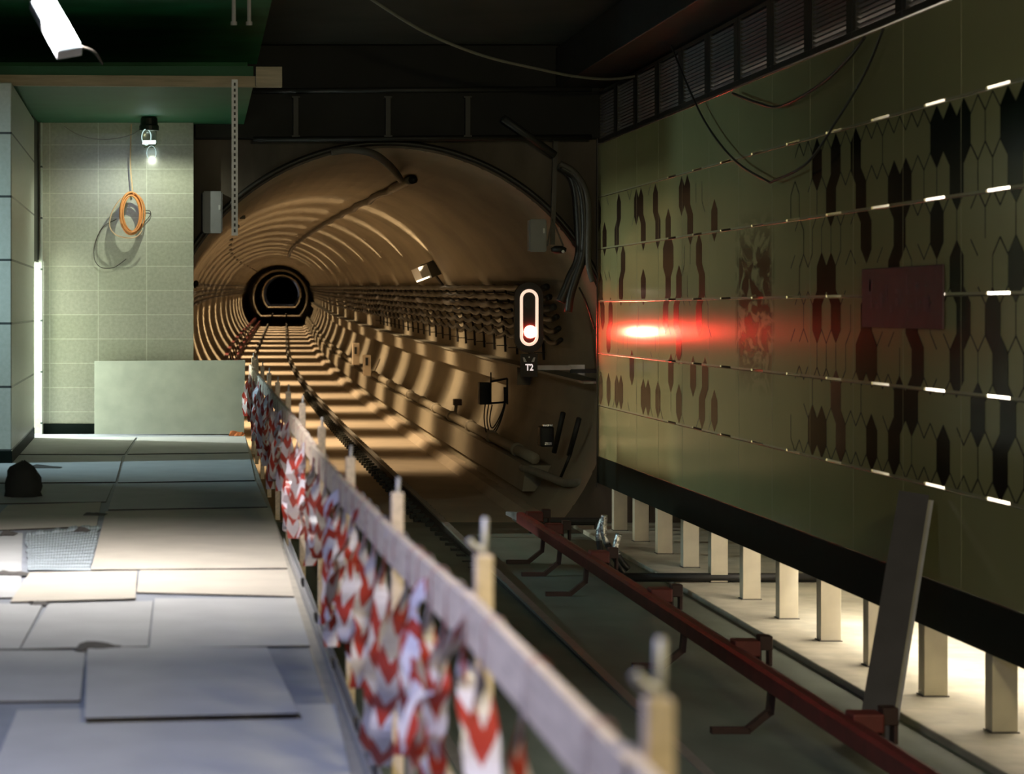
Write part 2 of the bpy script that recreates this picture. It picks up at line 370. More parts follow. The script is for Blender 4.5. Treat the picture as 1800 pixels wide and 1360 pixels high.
# ------------------------------------------------------------------ bulkhead round the tunnel mouth
b = MB(); N = 96
x0, x1, z0, z1 = -3.0, 7.0, -2.6, CEIL + 0.5
def rect_pt(a):
    dx, dz = math.cos(a), math.sin(a); ts = []
    if dx > 1e-9: ts.append((x1 - TCX) / dx)
    if dx < -1e-9: ts.append((x0 - TCX) / dx)
    if dz > 1e-9: ts.append((z1 - TCZ) / dz)
    if dz < -1e-9: ts.append((z0 - TCZ) / dz)
    k = min(ts); return (TCX + dx * k, TCZ + dz * k)
for i in range(N):
    a0, a1 = 2 * math.pi * i / N, 2 * math.pi * (i + 1) / N
    c0 = (TCX + TR * math.cos(a0), TCZ + TR * math.sin(a0)); c1 = (TCX + TR * math.cos(a1), TCZ + TR * math.sin(a1))
    q0, q1 = rect_pt(a0), rect_pt(a1)
    b.quad([(c0[0], YB, c0[1]), (q0[0], YB, q0[1]), (q1[0], YB, q1[1]), (c1[0], YB, c1[1])])
    b.quad([(c0[0], YB, c0[1]), (c1[0], YB, c1[1]), (c1[0], YB + 0.3, c1[1]), (c0[0], YB + 0.3, c0[1])])
struct(b.build('wall_bulkhead', M['bulk']))
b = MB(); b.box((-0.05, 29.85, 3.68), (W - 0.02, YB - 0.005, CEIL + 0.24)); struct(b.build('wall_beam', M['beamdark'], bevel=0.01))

# tunnel lining
b = MB(); NS = 72
ys = []; y = YB
while y < 205:
    ys += [(y, 0.0), (y + 1.38, -0.03), (y + 1.385, 0.035), (y + 1.495, 0.035)]; y += 1.5
while y < 470: ys.append((y, 0.0)); y += 6
base = len(b.v)
for (y, dr) in ys:
    for k in range(NS):
        a = 2 * math.pi * k / NS; b.v.append(tuple(T(y, (TR + dr) * math.cos(a), (TR + dr) * math.sin(a))))
for i in range(len(ys) - 1):
    for k in range(NS):
        k2 = (k + 1) % NS
        b.f.append((i * NS + k, (i + 1) * NS + k, (i + 1) * NS + k2, i * NS + k2)); b.m.append(0); b.uv.append(None)
b.f.append(tuple((len(ys) - 1) * NS + k for k in range(NS))); b.m.append(0); b.uv.append(None)
struct(b.build('wall_tunnel', M['lining']))
# tunnel floor, swept
def sweep(name, prof, y0, y1, step, mats, parent=None, closed=True, smooth=False):
    b = MB(); n = len(prof); y = y0; st = []
    while y < y1: st.append(y); y += step
    st.append(y1)
    for y in st: b.v += [tuple(T(y, u, w)) for u, w in prof]
    for i in range(len(st) - 1):
        for k in range(n if closed else n - 1):
            k2 = (k + 1) % n
            b.f.append((i * n + k, i * n + k2, (i + 1) * n + k2, (i + 1) * n + k)); b.m.append(0); b.uv.append(None)
    if closed:
        b.f.append(tuple(range(n))); b.f.append(tuple((len(st) - 1) * n + k for k in reversed(range(n)))); b.m += [0, 0]; b.uv += [None, None]
    return b.build(name, mats, parent, smooth=smooth)
WF = -1.98
struct(sweep('floor_tunnel', [(-2.4, WF - 0.4), (2.4, WF - 0.4), (2.4, WF), (-2.4, WF)], YB + 0.61, 465, 3.0, M['tfloor']))
struct(sweep('trim_3', [(1.86, WF - 0.02), (2.3, WF - 0.02), (2.3, WF + 0.11), (2.0, WF + 0.11)], YB + 0.7, 200, 3.0, M['tfloor']))
struct(sweep('trim_4', [(2.12, -1.72), (2.40, -1.72), (2.62, -1.36), (2.16, -1.36)], 33.2, 200, 2.0, M['lining']))

# ------------------------------------------------------------------ right wall: glass panels over a lit cavity
JZ = [HC + z for z in (2.06, 1.405, 0.751, 0.097, -0.557, -1.211, -1.86)]
YJ = [15.77 + 1.3 * k for k in range(-5, 12)]; YJ.append(YB)
G = 0.010
b = MB()
for j in range(6):
    zt, zb = JZ[j], JZ[j + 1]
    for k in range(len(YJ) - 1):
        ya, yb = YJ[k] + 0.002, YJ[k + 1] - 0.002
        b.box((W, ya, zb + (G if j < 5 else 0)), (W + 0.016, yb, zt - (G if j > 0 else 0)), 0)
for j in range(1, 6):
    z = JZ[j]
    for k in range(len(YJ) - 1):
        y0 = YJ[k]; y1 = YJ[k + 1]
        if y1 - y0 < 1: segs = [(y0, y1)]
        elif y0 > 26: segs = [(y0, y1)]
        else: segs = [(y0, y0 + 0.36), (y0 + 0.82, y1)]
        for (p, q) in segs: b.box((W + 0.003, p, z - G - 0.001), (W + 0.015, q, z + G + 0.001), 6)
    b.tube([(W - 0.001, YJ[0], z - G - 0.003), (W - 0.001, YB, z - G - 0.003)], 0.0045, 10, 2)
b.tube([(W - 0.002, YJ[0], JZ[0]), (W - 0.002, YB, JZ[0])], 0.006, 10, 2)
b.tube([(W - 0.002, YJ[0], JZ[6]), (W - 0.002, YB, JZ[6])], 0.004, 10, 2)
for yj in YJ[1:-1]:
    for j in range(6): b.box((W - 0.0016, yj - 0.004, JZ[j + 1] + G), (W + 0.01, yj + 0.004, JZ[j] - G), 6)  # pale strips colour in the light leaking through the vertical joints
# hexagon inlays
def clip(poly, z, keep_above):
    out = []
    for i in range(len(poly)):
        p, q = poly[i], poly[(i + 1) % len(poly)]
        sp = (p[1] - z) if keep_above else (z - p[1]); sq = (q[1] - z) if keep_above else (z - q[1])
        if sp >= 0: out.append(p)
        if sp * sq < 0:
            t = sp / (sp - sq); out.append((p[0] + (q[0] - p[0]) * t, p[1] + (q[1] - p[1]) * t))
    return out
def inlay(poly, mi, dx):
    for j in range(1, 5):
        q = clip(clip(poly, JZ[j] - G - 0.001, False), JZ[j + 1] + G + 0.001, True)
        if len(q) > 2:
            ys = [p[0] for p in q]
            if min(ys) < YB: b.quad([(W - dx, min(p[0], YB - 0.002), p[1]) for p in q], mi)
HW = 0.1435; Y00 = 18.30; ZR0 = 2.72; PIT = 0.31
def hexc(r, j): return (Y00 - 0.287 * j, ZR0 - PIT * r)   # odd rows use half-integer j
black = {0: [-4, -2, 0, 7, 8, 9, 12, 13, 16, 17, 20], 1: [-2.5, 0.5, 3.5, 4.5, 8.5, 12.5, 15.5, 19.5],
         2: [1, 4, 7, 14, 18], 3: [-3.5, -2.5, 3.5, 8.5, 12.5, 15.5, 18.5], 4: [-4, -2, 1, 5, 9, 11, 16],
         5: [0.5, 1.5, 5.5, 8.5, 11.5, 14.5, 19.5], 6: [4, 5, 10, 12, 15, 18], 7: [-4.5, -3.5, 1.5, 3.5, 7.5, 11.5, 13.5, 17.5]}
brown = {6: [-2], 7: [-1.5]}
farpts = [(1055, 378), (1062, 420), (1091, 375), (1083, 418), (1116, 371), (1124, 366), (1133, 413), (1156, 354), (1154, 400), (1172, 401), (1196, 349), (1205, 347),
          (1209, 399), (1253, 387), (1098, 460), (1094, 507), (1128, 505), (1167, 450), (1178, 450), (1171, 507), (1189, 500), (1225, 446), (1232, 500), (1059, 505),
          (1061, 554), (1075, 554), (1167, 559), (1192, 559), (1226, 556), (1058, 687), (1073, 689), (1081, 689), (1088, 689), (1107, 653), (1127, 698), (1143, 700),
          (1161, 702), (1176, 662), (1190, 711), (1196, 613), (1214, 664), (1236, 662), (1230, 716), (1252, 720), (1072, 611)]
for (px, py) in farpts:
    y = F * W / (px - VX); z = HC - (py - VY) / F * y
    r = max(0, min(7, round((ZR0 - z) / PIT))); j = (Y00 - y) / 0.287
    j = round(j) if r % 2 == 0 else round(j - 0.5) + 0.5
    brown.setdefault(r, []).append(j)
def hexpts(r, j, s=1.0):
    y, z = hexc(r, j)
    return [(y, z + 0.21), (y + HW, z + 0.10), (y + HW, z - 0.10), (y, z - 0.21), (y - HW, z - 0.10), (y - HW, z + 0.10)]
rh = random.Random(3)
for r in range(8):
    for i in range(-44, 32):
        j = i + (0.5 if r % 2 else 0)
        y, z = hexc(r, j)
        if y < YJ[0] + 0.2 or y > YB + 0.05: continue
        if j in black.get(r, []): inlay(hexpts(r, j), 3, 0.0012)
        elif j in brown.get(r, []): inlay(hexpts(r, j), 4, 0.0012)
        gap = 20.2 < y < 23.4
        h = hexpts(r, j)
        for e in range(3):                       # upper-left, left side, lower-left edges (neighbours draw the rest)
            p, q = [(h[5], h[0]), (h[0], h[1]), (h[1], h[2])][e]
            pr = 0.0 if gap else (0.12 if y > 23 else 0.72 if e < 2 else 0.42)
            if r == 0 and e < 2 and not gap and y < 23: pr = 1
            if rh.random() < pr:
                d = Vector((q[0] - p[0], q[1] - p[1])).normalized(); n = Vector((-d.y, d.x)) * (0.0075)
                inlay([(p[0] + n.x, p[1] + n.y), (p[0] - n.x, p[1] - n.y), (q[0] - n.x, q[1] - n.y), (q[0] + n.x, q[1] + n.y)], 5, 0.0009)
        if r == 7 and not gap:
            for p, q in ((h[2], h[3]), (h[3], h[4])):
                if y > 23 and rh.random() > 0.15: continue
                d = Vector((q[0] - p[0], q[1] - p[1])).normalized(); n = Vector((-d.y, d.x)) * 0.0075
                inlay([(p[0] + n.x, p[1] + n.y), (p[0] - n.x, p[1] - n.y), (q[0] - n.x, q[1] - n.y), (q[0] + n.x, q[1] + n.y)], 5, 0.0009)
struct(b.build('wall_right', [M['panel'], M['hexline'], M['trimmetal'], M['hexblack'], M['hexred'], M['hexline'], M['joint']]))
b = MB(); b.box((W - 0.012, YJ[0], JZ[6] - 0.335), (W + 0.05, YB - 0.01, JZ[6] - 0.003)); struct(b.build('baseboard_right', M['skirting'], bevel=0.004))
b = MB(); b.box((6.75, 5.0, -1.3), (6.9, YB - 0.01, CEIL + 0.25)); b.box((W + 0.05, 4.8, -1.3), (6.9, 5.0, CEIL + 0.25)); struct(b.build('wall_cavity', M['whitewall']))
# end trim of the wall
b = MB(); b.box((W - 0.015, YB - 0.07, -0.7), (W - 0.001, YB - 0.04, 4.1)); struct(b.build('trim_5', M['conduit']))

# posts carrying the wall
zb0 = JZ[6] - 0.335
k = 0; first = None
for n, px in enumerate((1744, 1624.6, 1526, 1442.8, 1370, 1306, 1250, 1201, 1156, 1115.6, 1079)):
    y = F * 5.05 / (px - VX)
    lab = 'cream steel post under the tiled wall, %s from the right edge of the photo' % ident(n) if n < 10 else 'cream steel post under the tiled wall, nearest the tunnel mouth'
    if n == 2: lab = 'cream steel post under the tiled wall, half hidden by the leaning grey channel'
    if first is None:
        first = thing('support_post', (5.05, y, ZL), lab, 'post', 'cream posts under the tiled wall')
        b = MB(); b.box((5.05, y, ZL + 0.008), (5.215, y + 0.035, zb0 - 0.0)); b.box((5.185, y + 0.035, ZL + 0.008), (5.215, y + 0.14, zb0))
        b.box((5.05, y + 0.035, ZL + 0.008), (5.075, y + 0.14, zb0)); b.build('column', M['post'], first, bevel=0.004)
        b = MB(); b.box((5.04, y - 0.01, ZL), (5.225, y + 0.15, ZL + 0.008)); b.build('base_plate', M['conduit'], first)
    else: dup(first, (5.05, y, ZL), lab)

# ventilation grilles above the panels
g0 = None; n = 0
for k in range(len(YJ) - 2):
    y = YJ[k]
    if y < 13: continue
    lab = 'slatted black ventilation grille above the olive wall, %s from the right end' % ident(n)
    n += 1
    if g0 is None:
        g0 = thing('ventilation_grille', (W, y, JZ[0]), lab, 'grille', 'ventilation grilles along the top of the right wall')
        b = MB(); z0, z1 = JZ[0] + 0.015, JZ[0] + 0.66; y1 = y + 1.295
        for (p, q) in (((y, z0), (y1, z0 + 0.05)), ((y, z1 - 0.04), (y1, z1)), ((y, z0 + 0.05), (y + 0.16, z1 - 0.04)), ((y1 - 0.10, z0 + 0.05), (y1, z1 - 0.04))):
            b.box((W - 0.012, p[0], p[1]), (W + 0.03, q[0], q[1]))
        b.build('frame', M['grille'], g0, bevel=0.003)
        b = MB(); b.box((W + 0.10, y, z0), (W + 0.12, y1, z1)); b.build('backing', M['dark'], g0)
        b = MB()
        for i in range(14):
            z = z0 + 0.075 + i * 0.0385
            b.beam((W + 0.008, y + 0.16, z), (W + 0.008, y1 - 0.10, z), 0.03, 0.006, (0.45, 0, 0.9))
        b.build('slats', M['slat'], g0)
    else: dup(g0, (W, y, JZ[0]), lab)
b = MB(); b.box((4.45, 9, JZ[0] + 0.69), (W + 0.12, YB - 0.4, CEIL + 0.2)); tag(b.build('air_duct', M['duct'], bevel=0.01), 'dark sheet metal duct running under the ceiling above the grilles', 'duct')

# plum plate with marks and dots, standing in for a reflection in the wall
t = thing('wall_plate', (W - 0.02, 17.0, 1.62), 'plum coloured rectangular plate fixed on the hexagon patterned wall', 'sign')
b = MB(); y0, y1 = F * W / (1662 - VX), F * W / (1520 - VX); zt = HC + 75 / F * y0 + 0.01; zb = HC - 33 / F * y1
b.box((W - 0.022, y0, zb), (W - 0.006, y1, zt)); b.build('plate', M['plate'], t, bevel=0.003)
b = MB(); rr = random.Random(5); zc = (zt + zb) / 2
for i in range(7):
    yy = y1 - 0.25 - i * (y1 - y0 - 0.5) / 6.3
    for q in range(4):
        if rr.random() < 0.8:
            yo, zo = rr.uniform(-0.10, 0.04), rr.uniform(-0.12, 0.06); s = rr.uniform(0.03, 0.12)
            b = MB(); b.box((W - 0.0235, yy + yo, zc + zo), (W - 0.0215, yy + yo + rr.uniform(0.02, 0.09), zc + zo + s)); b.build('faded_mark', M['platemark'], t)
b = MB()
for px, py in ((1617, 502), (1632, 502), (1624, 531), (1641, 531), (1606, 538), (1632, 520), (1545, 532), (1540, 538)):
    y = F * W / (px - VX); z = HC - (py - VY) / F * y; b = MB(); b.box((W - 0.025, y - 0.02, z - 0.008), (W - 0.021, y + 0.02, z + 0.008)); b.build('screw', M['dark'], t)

# leaning grey channel
p0 = P(1548, 1300, 15.0); p0.z = ZT + 0.0; p0.x = 4.24; p0.y = 15.0
p1 = P(1617, 871, 16.2); p1.x = 4.86
d = (p1 - p0); L = d.length; d.normalize()
wv = Vector((1, -0.20, 0)); wv = (wv - d * wv.dot(d)).normalized(); nv = wv.cross(d)
t = thing('leaning_channel', p0, 'long grey metal channel leaning against the olive wall behind the red rail', 'metal profile')
b = MB(); c0 = p0 + d * 0.02
def slabp(u0, u1, v0, v1, mi=0):
    pts = []
    for s in (0, L):
        for (u, v) in ((u0, v0), (u1, v0), (u1, v1), (u0, v1)): pts.append(c0 + d * s + wv * u + nv * v)
    b.hexa(pts, mi)
slabp(-0.11, 0.08, 0, 0.004); b.build('web', M['plank'], t)
b = MB(); slabp(-0.114, -0.11, -0.05, 0.004); slabp(0.08, 0.084, -0.05, 0.004); b.build('flange', M['plank'], t); b = MB(); slabp(0.084, 0.118, -0.052, -0.048); b.build('lip', M['pin'], t)

# cables hanging along the right wall
def hang(name, pts, r, m, label, n=8, seg=6):
    b = MB(); b.tube(spline(pts, n), r, seg); o = b.build(name, m, smooth=True); return tag(o, label, 'cable')
hang('hanging_cable', [P(x, y, F * 4.93 / (x - VX)) for x, y in ((1172, 60), (1200, 130), (1240, 215), (1290, 280), (1345, 316), (1362, 317), (1420, 285), (1470, 213), (1520, 130), (1552, 52))], 0.011, M['blackcable'],
     'dark cable hanging in a deep loop in front of the olive wall')
hang('hanging_cable', [P(x, y, F * 4.95 / (x - VX)) for x, y in ((1288, 164), (1330, 180), (1372, 187), (1440, 150), (1490, 105), (1520, 66))], 0.013, M['blackcable'],
     'dark cable in a shallow sag just below the black grilles')
hang('overhead_cable', [P(x, y, 24.3 + (x - 655) * 0.007) for x, y in ((640, -14), (655, 0), (750, 58), (850, 98), (950, 122), (1010, 134), (1075, 139), (1140, 130))], 0.016, M['cablelight'],
     'grey cable sagging from the dark ceiling towards the right wall')

# ------------------------------------------------------------------ platform boards
def board(pts, label, m='board', z=0.0, th=0.008, lift=None):
    c = sum(((floor_pt(x, y, z)) for x, y in pts), Vector()) / len(pts); c.z = 0
    b = MB(); poly = []
    for i, (x, y) in enumerate(pts):
        p = floor_pt(x, y, z); p.z = z + (lift[i] if lift else 0); poly.append(p)
    if sum(poly[i].x * poly[(i + 1) % len(poly)].y - poly[(i + 1) % len(poly)].x * poly[i].y for i in range(len(poly))) < 0: poly.reverse()
    b.prism(poly, 0.0, th, 1, 0)
    o = b.build('floor_board', [M[m], M['board_edge']], loc=(c.x, c.y, 0)); tag(o, label, 'board', 'protective boards laid over the platform floor')
    return o
board([(30, 1251), (590, 1240), (618, 1372), (-20, 1372)], 'large grey protective board at the bottom edge of the platform view', z=0.002)
board([(-60, 1146), (150, 1146), (141, 1234), (-90, 1237)], 'grey protective board at the left edge beside the raised front board', z=0.002)
board([(154, 1140), (469, 1140), (526, 1262), (149, 1270)], 'raised grey front board with a dark shadowed near edge', z=0.014, lift=[0, 0, 0.012, 0.010])
board([(86, 1063), (269, 1058), (260, 1138), (36, 1143)], 'narrow grey board with a torn scrap lying at its near edge', z=0.003)
board([(272, 1054), (519, 1053), (545, 1137), (263, 1141)], 'grey board beside the fence behind the raised front board', z=0.003)
board([(-50, 1062), (76, 1064), (34, 1143), (-80, 1144)], 'grey board at the left edge next to the narrow board', z=0.002)
board([(52, 1008), (241, 1005), (238, 1054), (18, 1060)], 'pale cream board lying just in front of the grey plastic film', 'board_warm', z=0.010)
board([(246, 1004), (505, 1003), (517, 1050), (240, 1043)], 'cream board with a worn near edge beside the fence', 'board_warm', z=0.003)
board([(186, 900), (477, 894), (505, 1000), (160, 1003)], 'largest cream board in the middle of the platform', 'board_warm', z=0.004)
board([(-40, 938), (40, 938), (36, 1052), (-90, 1054)], 'pale board at the left edge with dark debris on it', z=0.002)
board([(14, 889), (178, 884), (170, 926), (-30, 934)], 'dim board behind the grey plastic film', 'board_warm', z=0.003)
board([(205, 851), (450, 848), (470, 892), (190, 897)], 'shaded board right behind the largest cream board', z=0.003)
board([(-30, 852), (200, 851), (186, 883), (-60, 887)], 'shaded board on the left beyond the dim board', z=0.002)
board([(10, 801), (215, 803), (203, 848), (-30, 850)], 'bluish board in front of the pale pillar', z=0.003)
board([(221, 801), (438, 798), (448, 845), (207, 849)], 'bluish board by the far fence, fourth from the tiled end wall', z=0.003)
board([(50, 770), (239, 769), (219, 799), (32, 799)], 'brightly lit board at the foot of the tiled end wall, left one', z=0.002)
board([(243, 769), (431, 768), (437, 796), (224, 799)], 'brightly lit board at the foot of the leaning sheet, right one', z=0.002)
# plastic film
b = MB(); rf = random.Random(11); nx, ny = 24, 14
c = [floor_pt(*p, 0.004) for p in ((48, 1004), (158, 1004), (176, 926), (46, 940))]
for i in range(nx):
    for j in range(ny): pass
grid = [[None] * (ny + 1) for _ in range(nx + 1)]
for i in range(nx + 1):
    for j in range(ny + 1):
        u, v = i / nx, j / ny
        p = (c[0] * (1 - u) + c[1] * u) * (1 - v) + (c[3] * (1 - u) + c[2] * u) * v
        p = p.copy(); p.z = 0.013 + (0.004 * max(0, math.sin(v * 9 + u * 3.1)) * max(0, math.sin(u * 7 + v * 2)) + 0.02 * (j == ny) * rf.random()); p.x += rf.uniform(-.012, .012) * (1 if i in (0, nx) else 0); grid[i][j] = p
for i in range(nx):
    for j in range(ny): b.quad([grid[i][j], grid[i + 1][j], grid[i + 1][j + 1], grid[i][j + 1]])
o = b.build('plastic_film', M['film'], smooth=True); sm = o.modifiers.new('thickness', 'SOLIDIFY'); sm.thickness = 0.003
tag(o, 'crumpled grey plastic film lying left of the largest cream board', 'plastic film')
# scraps
def scrap(px, py, w, h, label, m='scrap', z=0.015, name='paper_scrap', cat='scrap', grp=None):
    p = floor_pt(px, py, z); b = MB(); r = random.Random(int(px * 7 + py))
    n = 7; prev = None
    for i in range(n):
        u = i / (n - 1); x = p.x + (u - 0.5) * w; hh = h * (1 - abs(u - 0.25)) * r.uniform(0.6, 1.1)
        cur = (Vector((x, p.y - 0.03 * r.random(), z + 0.002)), Vector((x + 0.02, p.y + 0.08, z + hh)))
        if prev: b.quad([prev[0], cur[0], cur[1], prev[1]])
        prev = cur
    o = b.build(name, M[m]); s = o.modifiers.new('thickness', 'SOLIDIFY'); s.thickness = 0.003
    return tag(o, label, cat, grp)
scrap(168, 1143, 0.19, 0.042, 'torn dark curled scrap on the boards near the middle left')
scrap(12, 940, 0.10, 0.03, 'dark scrap at the left edge beyond the plastic film')
scrap(142, 934, 0.10, 0.03, 'dark scrap at the far corner of the plastic film')
scrap(18, 1010, 0.20, 0.02, 'dark rag strip at the left edge of the cream board', z=0.014)
scrap(66, 1062, 0.08, 0.012, 'small dark scrap at the near edge of the pale cream board', z=0.012)
scrap(78, 822, 0.3, 0.03, 'crumpled bluish film on the floor beside the dark sack')
scrap(415, 766, 0.18, 0.10, 'crumpled orange scrap at the foot of the leaning sheet', 'orangescrap', z=0.006, name='orange_scrap')
scrap(165, 905, 0.16, 0.02, 'thin dark scrap at the far left corner of the largest cream board')
# dark sack
b = MB(); p = floor_pt(40, 874); rs = random.Random(2); n1, n2 = 12, 7
for i in range(n2 + 1):
    v = i / n2; rad = 0.15 * (1 - v ** 3.5) ** 0.5; z = 0.30 * v
    for k in range(n1):
        a = 2 * math.pi * k / n1; q = rad * (1 + rs.uniform(-0.13, 0.13)) + (0.012 if i == n2 else 0)
        b.v.append((p.x + q * math.cos(a), p.y + q * math.sin(a), z + (rs.uniform(-.01, .01) if 0 < i else 0)))
for i in range(n2):
    for k in range(n1):
        k2 = (k + 1) % n1; b.f.append((i * n1 + k, i * n1 + k2, (i + 1) * n1 + k2, (i + 1) * n1 + k)); b.m.append(0); b.uv.append(None)
b.f.append(tuple(n2 * n1 + k for k in range(n1))); b.f.append(tuple(reversed(range(n1)))); b.m += [0, 0]; b.uv += [None, None]
tag(b.build('dark_sack', M['rubbish'], smooth=True), 'small dark rubbish sack on the platform near the pale pillar', 'sack')

# leaning sheet against the end wall
p0, p1 = P(166, 760, 29.25), P(429, 759, 29.25); q1, q0 = P(431, 633, 29.47), P(166, 635, 29.47)
p0.z = p1.z = 0.012
b = MB(); th = Vector((0, 0.012, 0.002))
b.hexa([p0, p1, p1 + th, p0 + th, q0, q1, q1 + th, q0 + th])
t = tag(b.build('leaning_sheet', M['sheet'], bevel=0.002), 'large pale grey-green board leaning against the tiled end wall', 'board')

# ------------------------------------------------------------------ end wall: bulkhead lamp, coil, wires
lp = Vector(P(262, 215, 28.7)); lp.z = 3.85
t = thing('bulkhead_lamp', lp, 'glowing jar lamp with a black cap under the green soffit', 'lamp')
def lathe(b, c, prof, seg=20, mi=0):
    base = len(b.v)
    for r, z in prof:
        for k in range(seg):
            a = 2 * math.pi * k / seg; b.v.append((c[0] + r * math.cos(a), c[1] + r * math.sin(a), c[2] + z))
    for i in range(len(prof) - 1):
        for k in range(seg):
            k2 = (k + 1) % seg; b.f.append((base + i * seg + k2, base + i * seg + k, base + (i + 1) * seg + k, base + (i + 1) * seg + k2)); b.m.append(mi); b.uv.append(None)
    b.f.append(tuple(base + k for k in range(seg))); b.f.append(tuple(base + (len(prof) - 1) * seg + k for k in reversed(range(seg)))); b.m += [mi, mi]; b.uv += [None, None]
b = MB(); lathe(b, lp, [(0.085, 0), (0.10, -0.02), (0.105, -0.09), (0.118, -0.11), (0.118, -0.165), (0.09, -0.17)]); b.build('cap', M['cap'], t)
b = MB(); lathe(b, lp, [(0.088, -0.172), (0.095, -0.25), (0.088, -0.33), (0.055, -0.37)]); b.build('glass_jar', M['glass'], t, smooth=True)
b = MB(); b.tube([(lp.x - 0.07, lp.y, lp.z - 0.305), (lp.x + 0.07, lp.y, lp.z - 0.30)], 0.021, 10); b.build('glowing_tube', M['e_ring'], t, smooth=True)
b = MB(); ring = [(lp.x - 0.03 + 0.055 * math.cos(a), lp.y - 0.105, lp.z - 0.25 + 0.095 * math.sin(a)) for a in [i * 2 * math.pi / 20 for i in range(20)]]
b.tube(ring, 0.007, 6, closed=True)
ring = [(lp.x + 0.03 + 0.055 * math.cos(a), lp.y - 0.10, lp.z - 0.44 + 0.085 * math.sin(a)) for a in [i * 2 * math.pi / 20 for i in range(20)]]
b.tube(ring, 0.004, 6, closed=True); b.build('guard_wire', M['e_wire'], t, smooth=True)  # guard loops given a glow of their own to look lit
spot('bulkhead_light', lp + Vector((0.0, -0.02, -0.392)), (0, 0.15, -1), 54, (0.92, 1.0, 0.78), 168, 0.45, 0.012)
hang('lamp_wire', [P(x, y, 29.3) for x, y in ((112, 222), (140, 238), (175, 245), (205, 243), (232, 236), (247, 226))], 0.006, M['cablelight'], 'thin pale wire sagging along the tiled wall to the jar lamp')
# cable coil
cc = P(232, 376, 29.42)
t = thing('cable_coil', cc, 'coil of orange cable hanging from a cord on the tiled end wall', 'cable coil')
b = MB(); rc = random.Random(4)
for i in range(9):
    ox, oy, oz = rc.uniform(-.03, .03), rc.uniform(-.05, .05), rc.uniform(-.02, .02); rx, rz = rc.uniform(0.105, 0.14), rc.uniform(0.225, 0.265)
    b.tube([(cc.x + ox + rx * math.cos(a), cc.y - 0.05 + oy + 0.05 * math.cos(a), cc.z + oz + rz * math.sin(a)) for a in [k * 2 * math.pi / 28 for k in range(28)]], 0.0095, 7, closed=True)
b.build('orange_loops', M['orange'], t, smooth=True)
b = MB(); b.tube(spline([P(x, y, 29.36) for x, y in ((233, 340), (212, 350), (196, 375), (193, 398), (203, 412), (222, 418), (240, 416), (250, 405))], 6), 0.008, 7); b.build('loose_loop', M['palecable'], t, smooth=True)
b = MB(); b.tube(spline([P(x, y, 29.5) for x, y in ((231, 218), (229, 280), (232, 325), (234, 342))], 6), 0.009, 6); b.build('hanging_cord', M['palecable'], t, smooth=True)
b = MB(); b.tube(spline([P(x, y, 29.56) for x, y in ((246, 372), (262, 370), (264, 378), (252, 392), (240, 400))], 6), 0.006, 6)
b.tube(spline([P(x, y, 29.57) for x, y in ((205, 385), (180, 400), (167, 430), (166, 455), (178, 470), (200, 470), (222, 455))], 6), 0.006, 6); b.build('loose_end', M['conduit'], t, smooth=True)

# platform lamp in the top left corner
lc = P(98, 42, 13.8)
t = thing('led_floodlight', lc, 'bright white tube floodlight hanging in the top left corner', 'lamp')
ax = (P(122, 88, 13.65) - P(76, 6, 13.95)); Lh = ax.length / 2; ax.normalize()
sx = Vector((1, 0, -0.12)); sx = (sx - ax * sx.dot(ax)).normalized(); nn = ax.cross(sx)
if nn.y > 0: nn = -nn
def obox(b, c, l, w, h, mi=0):
    pts = []
    for s in (-l, l):
        for (u, v) in ((-w, -h), (w, -h), (w, h), (-w, h)): pts.append(c + ax * s + sx * u + nn * v)
    b.hexa(pts, mi)
b = MB(); obox(b, lc - nn * 0.03, Lh + 0.02, 0.075, 0.03); b.build('housing', M['greybox'], t, bevel=0.005)
b = MB(); obox(b, lc + nn * 0.012, Lh, 0.068, 0.012); b.build('light_panel', M['e_led'], t, bevel=0.004)
b = MB(); b.beam(lc - ax * (Lh + 0.02) - nn * 0.02, lc - ax * (Lh + 0.22) - nn * 0.1, 0.05, 0.03); b.build('bracket', M['steel'], t)
b = MB(); b.tube(spline([lc - nn * 0.06 + ax * 0.1, P(160, 88, 14.0), P(180, 112, 14.2)], 6), 0.008, 6); b.build('power_cord', M['blackcable'], t, smooth=True)
area('floodlight_light', lc + nn * 0.05, nn * 0.1 + Vector((0.05, 0.10, -1.2)), 0.13, 0.5, 108, (1.0, 0.96, 0.92), 98)

# hanging strut and threaded rods near the soffit edge
t = thing('hanging_strut', P(412, 140, 24.5), 'perforated steel strut hanging from the timber beam beside the tunnel', 'strut')
b = MB(); s0 = P(407, 140, 24.5); s1 = P(418, 414, 24.5)
b.box((s0.x, 24.47, s1.z), (s0.x + 0.064, 24.475, s0.z)); b.box((s0.x, 24.475, s1.z), (s0.x + 0.004, 24.51, s0.z)); b.box((s0.x + 0.06, 24.475, s1.z), (s0.x + 0.064, 24.51, s0.z)); b.build('channel', M['steel'], t)
b = MB()
for i in range(26):
    z = s0.z - 0.05 - i * 0.06; b.box((s0.x + 0.022, 24.466, z - 0.016), (s0.x + 0.042, 24.4705, z + 0.016))
b.build('slots', M['dark'], t)
hr = None
for i, (x, ya, yb2, lab) in enumerate(((411, -30, 38, 'left of two short steel rods hanging from the green ceiling'), (438, -30, 38, 'right of two short steel rods hanging from the green ceiling'))):
    p = P(x, ya, 21.0); q = P(x, yb2, 21.0); p.z = CEIL
    b = MB(); b.tube([p, q], 0.018, 8); b.tube([q, q - Vector((0, 0, 0.03))], 0.028, 8)
    tag(b.build('hanging_rod', M['pin']), lab, 'rod', 'rods hanging from the green ceiling')
